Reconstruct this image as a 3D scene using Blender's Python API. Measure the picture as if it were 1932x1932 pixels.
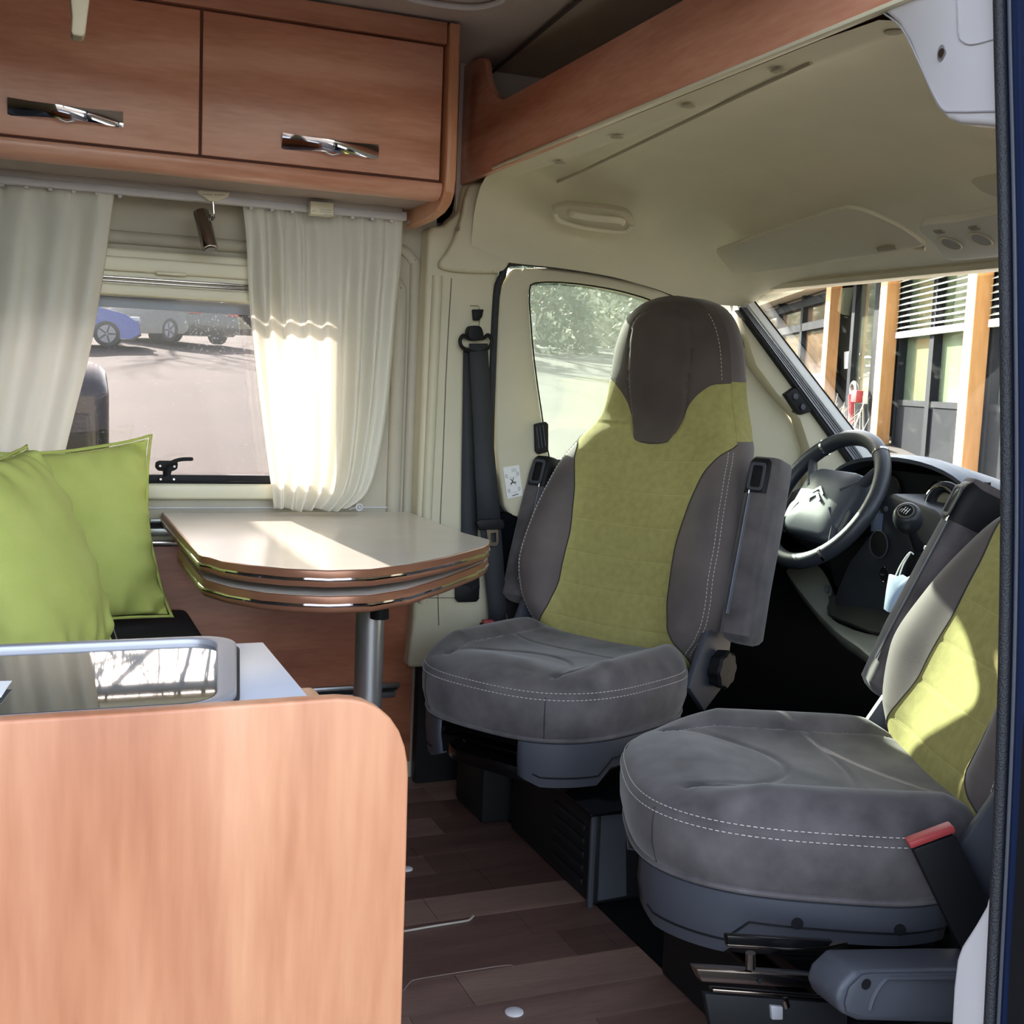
import bpy, bmesh, math, random
from mathutils import Vector, Matrix
random.seed(7)
for o in list(bpy.data.objects): bpy.data.objects.remove(o)
S = bpy.context.scene
COL = S.collection
PI = math.pi

# ------------------------------------------------------------------ camera
# world: X towards the front of the van, Y towards its driver's side, Z up, floor at 0
H0, FOC = 1.10, 2250.0
yaw, pit, rol = 0.38836418, 0.11020875, 0.04168092
fw = Vector((math.sin(yaw)*math.cos(pit), math.cos(yaw)*math.cos(pit), -math.sin(pit)))
rt = fw.cross(Vector((0, 0, 1))).normalized(); up = rt.cross(fw)
RT = rt*math.cos(rol) + up*math.sin(rol); UP = -rt*math.sin(rol) + up*math.cos(rol)
CAM = Vector((0, 0, H0))
cam = bpy.data.cameras.new('camera'); cam.sensor_width = 36; cam.lens = FOC/1932*36
cam.clip_start = .05; cam.clip_end = 500
co = bpy.data.objects.new('camera', cam); COL.objects.link(co)
co.matrix_world = Matrix(((RT.x, UP.x, -fw.x, 0), (RT.y, UP.y, -fw.y, 0), (RT.z, UP.z, -fw.z, H0), (0, 0, 0, 1)))
S.camera = co

# ------------------------------------------------------------------ light
SUN_EL, SUN_DX = math.radians(26), .14          # sun stands over the driver's side
w = bpy.data.worlds.new('sky'); S.world = w; w.use_nodes = True
nt = w.node_tree; bg = nt.nodes['Background']
sky = nt.nodes.new('ShaderNodeTexSky'); sky.sky_type = 'NISHITA'; sky.sun_disc = False
sky.sun_elevation = SUN_EL; sky.sun_rotation = -.14; sky.air_density = 1.0; sky.dust_density = 3.0; sky.ozone_density = .8
hs = nt.nodes.new('ShaderNodeHueSaturation'); hs.inputs['Saturation'].default_value = .55
nt.links.new(sky.outputs[0], hs.inputs['Color']); nt.links.new(hs.outputs[0], bg.inputs[0]); bg.inputs[1].default_value = .78
sl = bpy.data.lights.new('sun', 'SUN'); sl.energy = 23; sl.angle = .009; sl.color = (1, .95, .86)
so = bpy.data.objects.new('sun', sl); COL.objects.link(so)
so.rotation_euler = Vector((SUN_DX, -1, -math.tan(SUN_EL))).to_track_quat('-Z', 'Y').to_euler()
S.view_settings.view_transform = 'Standard'; S.view_settings.look = 'None'
S.view_settings.gamma = 1; S.view_settings.use_curve_mapping = False
S.view_settings.exposure = 0.80

# ------------------------------------------------------------------ measuring helpers (return real points on real planes)
def ray(px, py): return RT*((px-966)/FOC) - UP*((py-966)/FOC) + fw
def on(px, py, X=None, Y=None, Z=None):
    d = ray(px, py)
    t = X/d.x if X is not None else (Y/d.y if Y is not None else (Z-H0)/d.z)
    return CAM + d*t
def onp(px, py, o, n):
    d = ray(px, py); return CAM + d*((Vector(o)-CAM).dot(n)/d.dot(n))

# ------------------------------------------------------------------ materials
def lin(c):
    if isinstance(c, str): c = tuple(int(c[i:i+2], 16)/255 for i in (0, 2, 4))
    return tuple(x/12.92 if x <= .04045 else ((x+.055)/1.055)**2.4 for x in c) + (1,)
def base(name):
    m = bpy.data.materials.new(name); m.use_nodes = True
    n = m.node_tree; return m, n, n.nodes['Principled BSDF'], n.nodes, n.links
def mat(name, c, rough=.5, metal=0, var=.06, vs=8, bump=0, bs=200, coat=0, spec=.5, sheen=0, stretch=None, c2=None):
    m, n, b, N, L = base(name)
    tc = N.new('ShaderNodeTexCoord'); no = N.new('ShaderNodeTexNoise'); no.inputs['Scale'].default_value = vs; no.inputs['Detail'].default_value = 5
    src = tc.outputs['Object']
    if stretch:
        mp = N.new('ShaderNodeMapping'); mp.inputs['Scale'].default_value = stretch; L.new(src, mp.inputs[0]); src = mp.outputs[0]
    L.new(src, no.inputs['Vector'])
    cr = N.new('ShaderNodeValToRGB'); a = lin(c); d = lin(c2) if c2 else tuple(x*(1-2*var) for x in a[:3])+(1,)
    cr.color_ramp.elements[0].position = .3; cr.color_ramp.elements[1].position = .7
    cr.color_ramp.elements[0].color = d; cr.color_ramp.elements[1].color = a if c2 else tuple(min(1, x*(1+var)) for x in a[:3])+(1,)
    L.new(no.outputs['Fac'], cr.inputs[0]); L.new(cr.outputs[0], b.inputs['Base Color'])
    b.inputs['Roughness'].default_value = rough; b.inputs['Metallic'].default_value = metal
    b.inputs['Coat Weight'].default_value = coat; b.inputs['Specular IOR Level'].default_value = spec
    if sheen: b.inputs['Sheen Weight'].default_value = sheen; b.inputs['Sheen Roughness'].default_value = .4
    if bump:
        n2 = N.new('ShaderNodeTexNoise'); n2.inputs['Scale'].default_value = bs; n2.inputs['Detail'].default_value = 3
        L.new(tc.outputs['Object'], n2.inputs['Vector'])
        bp = N.new('ShaderNodeBump'); bp.inputs['Strength'].default_value = bump; bp.inputs['Distance'].default_value = .002
        L.new(n2.outputs['Fac'], bp.inputs['Height']); L.new(bp.outputs[0], b.inputs['Normal'])
    return m
def wood(name, c1, c2, c3, grain=(1.2, 9, 9), rough=.32, scale=2.2, rings=True):
    """laminate: long soft streaks plus faint cathedral figure; grain = coordinate scale, smallest along the grain"""
    m, n, b, N, L = base(name)
    tc = N.new('ShaderNodeTexCoord'); mp = N.new('ShaderNodeMapping'); mp.inputs['Scale'].default_value = grain
    L.new(tc.outputs['Object'], mp.inputs[0])
    a = N.new('ShaderNodeTexNoise'); a.inputs['Scale'].default_value = scale; a.inputs['Detail'].default_value = 4; a.inputs['Distortion'].default_value = .6
    L.new(mp.outputs[0], a.inputs['Vector'])
    cr = N.new('ShaderNodeValToRGB'); e = cr.color_ramp.elements
    e[0].position = .28; e[0].color = lin(c3); e[1].position = .72; e[1].color = lin(c1)
    x = cr.color_ramp.elements.new(.5); x.color = lin(c2)
    L.new(a.outputs['Fac'], cr.inputs[0])
    f = N.new('ShaderNodeTexNoise'); f.inputs['Scale'].default_value = scale*9; f.inputs['Detail'].default_value = 6
    L.new(mp.outputs[0], f.inputs['Vector'])
    g = N.new('ShaderNodeTexNoise'); g.inputs['Scale'].default_value = .42; g.inputs['Detail'].default_value = 1.5
    L.new(mp.outputs[0], g.inputs['Vector'])
    ml = N.new('ShaderNodeMath'); ml.operation = 'MULTIPLY'; ml.inputs[1].default_value = 26; L.new(g.outputs['Fac'], ml.inputs[0])
    sn = N.new('ShaderNodeMath'); sn.operation = 'SINE'; L.new(ml.outputs[0], sn.inputs[0])
    mr = N.new('ShaderNodeMapRange'); mr.inputs[1].default_value = .35; mr.inputs[2].default_value = 1; mr.inputs[3].default_value = 0; mr.inputs[4].default_value = .36
    L.new(sn.outputs[0], mr.inputs[0])
    m1 = N.new('ShaderNodeMix'); m1.data_type = 'RGBA'; m1.blend_type = 'MULTIPLY'; m1.inputs[7].default_value = lin(c3)
    if rings: L.new(mr.outputs[0], m1.inputs[0])
    else: m1.inputs[0].default_value = 0
    L.new(cr.outputs[0], m1.inputs[6])
    m2 = N.new('ShaderNodeMix'); m2.data_type = 'RGBA'; m2.blend_type = 'SOFT_LIGHT'; m2.inputs[0].default_value = .35
    L.new(m1.outputs[2], m2.inputs[6]); L.new(f.outputs['Fac'], m2.inputs[7])
    L.new(m2.outputs[2], b.inputs['Base Color']); b.inputs['Roughness'].default_value = rough
    bp = N.new('ShaderNodeBump'); bp.inputs['Strength'].default_value = .06; bp.inputs['Distance'].default_value = .001
    L.new(f.outputs['Fac'], bp.inputs['Height']); L.new(bp.outputs[0], b.inputs['Normal'])
    return m
def glass(name, tint='FFFFFF', refl=.08, haze=0, hazec='FFFFFF', dirt=0, streak=0):
    """thin pane: clear, a little gloss, a scattering film of dirt"""
    m, n, b, N, L = base(name); out = N['Material Output']
    tr = N.new('ShaderNodeBsdfTransparent'); tr.inputs[0].default_value = lin(tint)
    gl = N.new('ShaderNodeBsdfGlossy'); gl.inputs['Roughness'].default_value = .01
    fr = N.new('ShaderNodeLayerWeight'); fr.inputs[0].default_value = .5
    pw = N.new('ShaderNodeMath'); pw.operation = 'POWER'; pw.inputs[1].default_value = 5; L.new(fr.outputs['Facing'], pw.inputs[0])
    ad = N.new('ShaderNodeMath'); ad.operation = 'MULTIPLY_ADD'; ad.inputs[1].default_value = .9; ad.inputs[2].default_value = refl; L.new(pw.outputs[0], ad.inputs[0]); ad.use_clamp = True
    mx = N.new('ShaderNodeMixShader'); L.new(ad.outputs[0], mx.inputs[0]); L.new(tr.outputs[0], mx.inputs[1]); L.new(gl.outputs[0], mx.inputs[2])
    last = mx
    if haze or dirt:
        df = N.new('ShaderNodeBsdfDiffuse'); df.inputs[0].default_value = lin(hazec)
        tl = N.new('ShaderNodeBsdfTranslucent'); tl.inputs[0].default_value = lin(hazec)
        m0 = N.new('ShaderNodeMixShader'); m0.inputs[0].default_value = .6; L.new(df.outputs[0], m0.inputs[1]); L.new(tl.outputs[0], m0.inputs[2])
        m3 = N.new('ShaderNodeMixShader'); L.new(last.outputs[0], m3.inputs[1]); L.new(m0.outputs[0], m3.inputs[2])
        tc = N.new('ShaderNodeTexCoord'); no = N.new('ShaderNodeTexNoise'); no.inputs['Scale'].default_value = 170; no.inputs['Detail'].default_value = 2
        src = tc.outputs['Object']
        if streak:
            mp = N.new('ShaderNodeMapping'); mp.inputs['Rotation'].default_value = (0, .9, 0); mp.inputs['Scale'].default_value = (1, 1, .12); L.new(src, mp.inputs[0]); src = mp.outputs[0]
            no.inputs['Scale'].default_value = 22
        L.new(src, no.inputs['Vector'])
        mr = N.new('ShaderNodeMapRange'); mr.inputs[1].default_value = .62; mr.inputs[2].default_value = .78; mr.inputs[3].default_value = haze; mr.inputs[4].default_value = haze+dirt
        L.new(no.outputs['Fac'], mr.inputs[0]); L.new(mr.outputs[0], m3.inputs[0]); last = m3
    L.new(last.outputs[0], out.inputs[0]); return m
def cloth_mat(name, c, trans=.5, clear=.06):
    m, n, b, N, L = base(name); out = N['Material Output']
    tc = N.new('ShaderNodeTexCoord'); no = N.new('ShaderNodeTexNoise'); no.inputs['Scale'].default_value = 600; L.new(tc.outputs['Object'], no.inputs['Vector'])
    bp = N.new('ShaderNodeBump'); bp.inputs['Strength'].default_value = .3; bp.inputs['Distance'].default_value = .001; L.new(no.outputs['Fac'], bp.inputs['Height'])
    d = N.new('ShaderNodeBsdfDiffuse'); d.inputs[0].default_value = lin(c); L.new(bp.outputs[0], d.inputs['Normal'])
    t = N.new('ShaderNodeBsdfTranslucent'); t.inputs[0].default_value = lin(c)
    m1 = N.new('ShaderNodeMixShader'); m1.inputs[0].default_value = trans; L.new(d.outputs[0], m1.inputs[1]); L.new(t.outputs[0], m1.inputs[2])
    tr = N.new('ShaderNodeBsdfTransparent'); m2 = N.new('ShaderNodeMixShader'); m2.inputs[0].default_value = clear
    L.new(m1.outputs[0], m2.inputs[1]); L.new(tr.outputs[0], m2.inputs[2]); L.new(m2.outputs[0], out.inputs[0]); return m

M = {}
M['cabinet'] = wood('cabinet laminate', 'E6B29A', 'DAA288', 'C88F74', (1.0, 6, 7), .3)
M['cabinet_dark'] = wood('cabinet edge laminate', 'CE967A', 'C2896D', 'B2785C', (1.0, 6, 7), .35)
M['edge_v'] = wood('cabinet lipping', 'DBA07C', 'D29672', 'C58863', (7, 7, .8), .3, rings=False)
M['panel'] = wood('end panel laminate', 'CE9776', 'C28967', 'B27859', (7, 7, .7), .38, 1.6)
M['panel_edge'] = mat('end panel lipping', 'C48C68', .35)
M['clad'] = wood('wall cladding laminate', 'B9785A', 'A96B50', '9A5F47', (1.0, 6, 6), .4)
M['cream'] = mat('cream cab plastic', 'CFC8AE', .6, bump=.12, bs=500, var=.02)
M['creamw'] = mat('cream window frame plastic', 'E6DFC4', .4, var=.015)
M['white'] = mat('white plastic', 'D6D4D8', .5, var=.015)
M['wall'] = mat('grey beige wall lining', 'B9B2A0', .8, bump=.3, bs=400, var=.03)
M['roof'] = mat('grey fabric roof lining', 'C6BDB8', .85, bump=.3, bs=600, var=.03)
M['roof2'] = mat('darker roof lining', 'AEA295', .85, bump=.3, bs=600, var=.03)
M['suede'] = mat('dark grey brown suede', '6E6462', .85, bump=.25, bs=900, c2='585050', vs=7, sheen=.25)
M['suede_c'] = mat('worn grey brown suede', '6A6466', .85, bump=.25, bs=900, c2='464144', vs=13, sheen=.35)
M['suede_d'] = mat('dark headrest suede', '5A5048', .85, bump=.25, bs=900, c2='4A413C', vs=7, sheen=.2)
M['green'] = mat('olive green seat fabric', 'ACA566', .9, bump=.5, bs=1300, c2='9F985C', vs=60)
M['thread'] = mat('white stitching thread', 'D8D4CC', .8)
M['thread_g'] = mat('pale stitching thread on green', 'C6C27E', .8)
M['pillow'] = mat('lime green cotton', 'CFD878', .9, bump=.4, bs=700, c2='C4CE6C', vs=10)
M['bench'] = mat('navy bench fabric', '2A2D38', .8, bump=.3, bs=800)
M['plastic'] = mat('slate grey plastic', '43464F', .5, bump=.15, bs=700, var=.03)
M['black'] = mat('black plastic', '17181B', .55, spec=.25, bump=.1, bs=700)
M['blackm'] = mat('black painted metal', '101114', .22, metal=.3)
M['rubber'] = mat('black textured rubber', '24262C', .55, bump=.9, bs=420)
M['carpet'] = mat('black cab carpet', '0C0E12', 1, bump=.6, bs=500, spec=.1)
M['blue'] = mat('dark blue body paint', '1D2A4B', .25, coat=.5, var=.02)
M['chrome'] = mat('chrome', 'E8E8E8', .06, metal=1, var=0)
M['steel'] = mat('satin aluminium', 'B9BCC0', .35, metal=.9, var=.02)
M['dsteel'] = mat('brushed nickel', '9A938E', .18, metal=1, var=.02)
M['tabletop'] = mat('pale grey beige table laminate', 'EBE4D8', .22, var=.02)
M['brownedge'] = mat('metallic brown table edging', '9A6A52', .3, metal=.35, var=.03)
M['counter'] = mat('light blue grey worktop', 'C8CCD6', .3, bump=.05, var=.02)
M['lidframe'] = mat('silver grey lid frame', 'A6A6AC', .35, metal=.4, var=.02)
M['belt'] = mat('black seat belt webbing', '33353A', .7, bump=.5, bs=900)
M['paper'] = mat('white paper', 'F0F0EC', .6, var=.01)
M['ink'] = mat('dark print', '2A2A2A', .7)
M['inkg'] = mat('grey print', 'A8A8A8', .7)
M['red'] = mat('red buckle plastic', 'B8484A', .45)
M['maskc'] = cloth_mat('blue white mask fabric', 'D5E2F5', .4, .05)
M['curtain'] = cloth_mat('white curtain voile', 'FFFDF6', .55, .04)
M['mirror'] = mat('dark mirror glass lid', '20242A', .02, metal=0, var=0, spec=1.0, coat=1)
M['gcam'] = glass('camper window acrylic', 'BEBBBB', .05, .012, 'A0A2AC', .25)
M['gwind'] = glass('windscreen glass', 'E2E6E4', .05, .004, 'A0A69C', .11, streak=1)
M['gdoor'] = glass('door window glass', 'D2DAD4', .06, .04, 'B8BDB2', .2, streak=1)

# ------------------------------------------------------------------ mesh helpers
class MB:
    def __init__(s): s.v, s.f, s.mi = [], [], []; s.cur = 0
    def add(s, vs, fs):
        k = len(s.v); s.v += [tuple(v) for v in vs]; s.f += [tuple(i+k for i in f) for f in fs]; s.mi += [s.cur]*len(fs); return s
    def box(s, x0, x1, y0, y1, z0, z1):
        v = [(x, y, z) for x in (x0, x1) for y in (y0, y1) for z in (z0, z1)]
        return s.add(v, [(0, 1, 3, 2), (4, 6, 7, 5), (0, 4, 5, 1), (2, 3, 7, 6), (0, 2, 6, 4), (1, 5, 7, 3)])
    def obox(s, c, ax, ay, az, hx, hy, hz):
        c, ax, ay, az = Vector(c), Vector(ax), Vector(ay), Vector(az)
        v = [c+ax*i*hx+ay*j*hy+az*k*hz for i in (-1, 1) for j in (-1, 1) for k in (-1, 1)]
        return s.add(v, [(0, 1, 3, 2), (4, 6, 7, 5), (0, 4, 5, 1), (2, 3, 7, 6), (0, 2, 6, 4), (1, 5, 7, 3)])
    def prism(s, pts, d):
        n = len(pts); d = Vector(d); p = [Vector(q) for q in pts]
        return s.add(p+[q+d for q in p], [tuple(range(n))[::-1], tuple(range(n, 2*n))]+[(i, (i+1) % n, (i+1) % n+n, i+n) for i in range(n)])
    def frame(s, outer, inner, d):
        n = len(outer); d = Vector(d); a = [Vector(q) for q in outer]; b = [Vector(q) for q in inner]
        v = a+b+[q+d for q in a]+[q+d for q in b]; f = []
        for i in range(n):
            j = (i+1) % n; f += [(i, j, j+n, i+n), (i+2*n, i+3*n, j+3*n, j+2*n), (i, i+2*n, j+2*n, j), (i+n, j+n, j+3*n, i+3*n)]
        return s.add(v, f)
    def grid(s, rows, closed=False, flip=False):
        n = len(rows[0]); v = [q for r in rows for q in r]; f = []
        for i in range(len(rows)-1):
            for j in range(n if closed else n-1):
                a, b = i*n+j, i*n+(j+1) % n; q = (a, b, b+n, a+n); f.append(q[::-1] if flip else q)
        return s.add(v, f)
    def tube(s, pts, r, seg=8, close=False, cap=True, flat=None, upv=None):
        pts = [Vector(p) for p in pts]; n = len(pts); rows = []; pu = None
        for i, p in enumerate(pts):
            a = pts[(i-1) % n] if (close or i) else pts[0]; b = pts[(i+1) % n] if (close or i < n-1) else pts[-1]
            t = (b-a).normalized()
            u = Vector(upv) if upv else (pu if pu else (Vector((0, 0, 1)) if abs(t.z) < .9 else Vector((1, 0, 0))))
            u = (u-t*u.dot(t)); u = u.normalized() if u.length > 1e-6 else t.orthogonal().normalized(); pu = u; w_ = t.cross(u)
            rr = r[i] if isinstance(r, (list, tuple)) else r; ru, rw = (rr, rr) if not flat else (rr*flat[0], rr*flat[1])
            rows.append([p+u*math.cos(2*PI*k/seg)*ru+w_*math.sin(2*PI*k/seg)*rw for k in range(seg)])
        if close: rows.append(rows[0])
        k0 = len(s.v); s.grid(rows, True)
        if cap and not close:
            k = k0; s.f.append(tuple(range(k, k+seg))[::-1]); m = k+(len(rows)-1)*seg; s.f.append(tuple(range(m, m+seg))); s.mi += [s.cur]*2
        return s
    def cyl(s, a, b, r, r2=None, seg=24): return s.tube([a, b], [r, r if r2 is None else r2], seg)
    def disc(s, c, n, r, t=.002, seg=24, ry=None, u=None):
        n = Vector(n).normalized(); u = Vector(u).normalized() if u else n.orthogonal().normalized(); w_ = n.cross(u); ry = ry or r
        return s.prism([Vector(c)+u*math.cos(2*PI*k/seg)*r+w_*math.sin(2*PI*k/seg)*ry for k in range(seg)], n*t)
    def obj(s, name, m, parent=None, smooth=True, bevel=0, seg=2, angle=35, sub=0):
        me = bpy.data.meshes.new(name); me.from_pydata(s.v, [], s.f)
        ms = m if isinstance(m, (list, tuple)) else [m]
        for q in ms: me.materials.append(M[q] if isinstance(q, str) else q)
        if len(ms) > 1: me.polygons.foreach_set('material_index', s.mi)
        bm = bmesh.new(); bm.from_mesh(me)
        bmesh.ops.remove_doubles(bm, verts=bm.verts, dist=1e-5)
        if bevel:
            es = [e for e in bm.edges if len(e.link_faces) == 2 and e.calc_face_angle(0) > math.radians(angle)]
            bmesh.ops.bevel(bm, geom=es, offset=bevel, segments=seg, affect='EDGES', profile=.5, clamp_overlap=True)
        bmesh.ops.recalc_face_normals(bm, faces=bm.faces); bm.to_mesh(me); bm.free()
        if smooth:
            me.polygons.foreach_set('use_smooth', [True]*len(me.polygons)); me.set_sharp_from_angle(angle=math.radians(38))
        o = bpy.data.objects.new(name, me); COL.objects.link(o)
        if parent: o.parent = parent
        if sub:
            md = o.modifiers.new('smooth', 'SUBSURF'); md.levels = sub; md.render_levels = sub
        return o
def thing(name, label, cat, loc=(0, 0, 0), rz=0, group=None):
    o = bpy.data.objects.new(name, None); COL.objects.link(o); o.location = loc; o.rotation_euler = (0, 0, rz); o.empty_display_size = .05
    o['label'] = label; o['category'] = cat
    if group: o['group'] = group
    return o
def tag(o, label, cat, group=None):
    o['label'] = label; o['category'] = cat
    if group: o['group'] = group
    return o
def struct(o, label=None, cat=None):
    o['kind'] = 'structure'
    if label: o['label'] = label
    if cat: o['category'] = cat
    return o
def sthing(name, label, cat, loc=(0, 0, 0)): return struct(thing(name, label, cat, loc))
def lp(t, tab):
    """smooth table look-up"""
    if t <= tab[0][0]: return tab[0][1]
    if t >= tab[-1][0]: return tab[-1][1]
    for i in range(len(tab)-1):
        x0, y0 = tab[i]; x1, y1 = tab[i+1]
        if t <= x1:
            h = x1-x0; d = (y1-y0)/h
            m0 = d if i == 0 else (lambda e: 0 if e*d <= 0 else 2*e*d/(e+d))((y0-tab[i-1][1])/(x0-tab[i-1][0]))
            m1 = d if i == len(tab)-2 else (lambda e: 0 if e*d <= 0 else 2*e*d/(e+d))((tab[i+2][1]-y1)/(tab[i+2][0]-x1))
            s = (t-x0)/h
            return (2*s**3-3*s*s+1)*y0+(s**3-2*s*s+s)*h*m0+(-2*s**3+3*s*s)*y1+(s**3-s*s)*h*m1
def rrect(x0, x1, y0, y1, r, n=6, rs=None):
    rs = rs or (r, r, r, r); out = []
    for (cx, cy, a, rr) in ((x1, y1, 0, rs[0]), (x0, y1, 90, rs[1]), (x0, y0, 180, rs[2]), (x1, y0, 270, rs[3])):
        ccx = cx-rr if cx == x1 else cx+rr; ccy = cy-rr if cy == y1 else cy+rr
        for k in range(n+1):
            t = math.radians(a+90*k/n); out.append((ccx+rr*math.cos(t), ccy+rr*math.sin(t)))
    return out
def smooth_path(pts, n=6, close=False):
    P = [Vector(p) for p in pts]; out = []; m = len(P)
    rng = range(m) if close else range(m-1)
    for i in rng:
        a = P[(i-1) % m] if (close or i) else P[0]*2-P[1]; b, c = P[i], P[(i+1) % m]; d = P[(i+2) % m] if (close or i < m-2) else P[-1]*2-P[-2]
        for k in range(n):
            t = k/n; out.append(.5*((2*b)+(c-a)*t+(2*a-5*b+4*c-d)*t*t+(3*b-a-3*c+d)*t**3))
    if not close: out.append(P[-1])
    return out
def dashes(mb, path, L=.006, gap=.004, r=.0007):
    path = [Vector(p) for p in path]; acc = 0; seg = []
    for i in range(len(path)-1):
        a, b = path[i], path[i+1]; d = (b-a).length; t = 0
        if d < 1e-6: continue
        u = (b-a)/d; pos = -acc
        while pos < d:
            s0, s1 = max(pos, 0), min(pos+L, d)
            if s1 > s0+.0005: mb.tube([a+u*s0, a+u*s1], r, 4)
            pos += L+gap
        acc = d-(pos-(L+gap)); acc = acc if acc < L+gap else 0
    return mb

WY = 3.05                                        # inner face of the driver's side wall

M['slat'] = mat('blind slat metal', 'C9C9BE', .5)
# ================================================================== SETTING: living area shell
fl = MB().box(-2.2, 1.12, 1.0, 3.2, -.05, -.004).obj('floor', mat('dark joint below floor planks', '2A2020', .6), smooth=False); struct(fl)
pm = [wood('floor plank %d' % i, c[0], c[1], c[2], (1, 7, 7), .42, 2.5, rings=False) for i, c in enumerate((
    ('80655C', '745A52', '684F48'), ('6E554C', '644B44', '58423C'), ('8C7266', '80675C', '745C52'), ('5E463F', '543D37', '4A3530')))]
rowb = [1.0, 1.12, 1.22, 1.33, 1.44, 1.55, 1.66, 1.755, 1.86, 1.973, 2.08, 2.19, 2.30, 2.41, 2.52, 2.63, 2.74, 2.85, 2.96, 3.08]
pc = {}
for i in range(len(rowb)-1):
    x = -1.3-.37*random.random()
    while x < 1.11:
        l = random.choice((.28, .42, .5, .6, .09 if i in (9, 13) else .36)); x1 = min(x+l, 1.115)
        if x1-x > .02:
            k = random.choice((0, 0, 1, 2, 0, 1, 3)) if l > .1 else 3
            o = MB().box(x+.0006, x1-.0006, rowb[i]+.0006, rowb[i+1]-.0006, -.004, random.uniform(-.0003, .0003)).obj('plank', pm[k], fl, smooth=False)
        x = x1
# far edge of the vinyl and cab carpet
cf = MB().prism([(1.12, .9, -.03), (3.2, .9, -.03), (3.2, 3.2, -.03), (1.12, 3.2, -.03)], (0, 0, .028)).obj('trim_1', 'carpet', smooth=False); struct(cf, 'black carpet covering the cab floor', 'carpet')
# hatches cut in the floor: pale hairline outlines
h = MB().tube(smooth_path([on(762, 1757, Z=.002), on(820, 1747, Z=.002), on(876, 1738, Z=.002), on(886, 1735, Z=.002), on(893, 1728, Z=.002)], 4), .0022, 6)
h.obj('hatch_trim', mat('pale floor hatch edging', 'B8AFA6', .3), fl)
h = MB().tube(smooth_path([on(760, 1870, Z=.001), on(775, 1852, Z=.001), on(790, 1847, Z=.001), on(850, 1837, Z=.001), on(955, 1821, Z=.001), on(970, 1826, Z=.001)], 4), .0008, 6)
h.obj('hatch_seam', mat('thin floor hatch seam', '8A7C76', .4), fl)
for (px, py, lab) in ((970, 1910, 'round white plastic cap set in the floor near the bottom edge'), (767, 1640, 'small white floor cap beside the wooden end panel')):
    p = on(px, py, Z=0)
    r = MB(); rr = .0165 if px == 970 else .014
    for q in ((rr, 0), (rr, .0015), (rr*.8, .004), (0, .005)): pass
    rows = [[(p.x+q*math.cos(a), p.y+q*math.sin(a), z) for a in [2*PI*k/24 for k in range(24)]] for q, z in ((rr, 0), (rr, .0015), (rr*.85, .003), (rr*.3, .004), (.0002, .0041))]
    tag(r.grid(rows, True).obj('floor_cap', 'white'), lab, 'cap', 'white floor caps')

# ceiling
c = MB(); rows = []
for i in range(13):
    y = 1.0+2.1*i/12; z = 1.912-.006*((y-2.05)/1.05)**4
    rows.append([(x, y, z) for x in (-2.2, -1, 0, .5, 1.0, 2.0)])
c.grid(rows)
rows = [[(x, r[0][1], r[0][2]+.04) for x in (-2.2, 2.0)] for r in [[(0, 1.0+2.1*i/12, 1.9)] for i in range(13)]]
c.grid(rows)
ce = struct(c.obj('ceiling', 'roof'))
# darker pad of the ceiling above the front shelf, behind a dark joint
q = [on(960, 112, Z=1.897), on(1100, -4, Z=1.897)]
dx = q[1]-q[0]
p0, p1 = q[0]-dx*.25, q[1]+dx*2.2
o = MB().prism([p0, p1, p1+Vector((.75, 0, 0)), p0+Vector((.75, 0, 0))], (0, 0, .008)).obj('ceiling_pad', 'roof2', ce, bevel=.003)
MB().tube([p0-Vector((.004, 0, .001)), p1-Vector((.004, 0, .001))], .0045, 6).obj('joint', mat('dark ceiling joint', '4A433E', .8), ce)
# roof vent rim
ring = [on(x, y, Z=1.903) for x, y in ((745, -25), (770, -4), (830, 9), (890, 14), (930, 8), (955, -8), (950, -60), (760, -70))]
o = MB().tube(smooth_path(ring, 5, True), .006, 8, close=True)
o.obj('roof_vent_rim', 'white', ce)
# driver's side wall of the living area, with the window opening
WX0, WX1, WZ0, WZ1 = -.28, .74, .80, 1.32
wl = MB().box(-2.2, WX0, WY, WY+.06, 0, 1.9).box(WX1, 1.14, WY, WY+.06, 0, 1.9).box(WX0, WX1, WY, WY+.06, 0, WZ0).box(WX0, WX1, WY, WY+.06, WZ1, 1.9)
wl = struct(wl.obj('wall_left', 'wall', smooth=False))
# pressed ribs right of the curtain
for (x0, w_, ztop) in ((.905, .022, 1.33), (.945, .016, 1.40)):
    pts = [(x0-.06, WY, ztop+.03), (x0-.03, WY, ztop+.022), (x0-.008, WY, ztop), (x0, WY, ztop-.04), (x0, WY, 1.0), (x0-.002, WY, .52)]
    MB().tube(smooth_path(pts, 5), w_, 12, flat=(.9, .9)).obj('wall_rib', 'wall', wl)
MB().tube([on(808, 430, Y=WY-.002), on(803, 560, Y=WY-.002), on(796, 760, Y=WY-.002), on(788, 960, Y=WY-.002), on(780, 1170, Y=WY-.002)], .0018, 6).obj('wall_seam', 'black', wl)
# raised roll above the window
MB().tube([(-.6, WY, 1.40), (.62, WY, 1.40)], .016, 14).obj('wall_roll', 'wall', wl)
# horizontal mouldings under the window
MB().box(-.6, .905, WY-.006, WY, .747, .751).obj('moulding', 'white', wl, bevel=.001)
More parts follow.
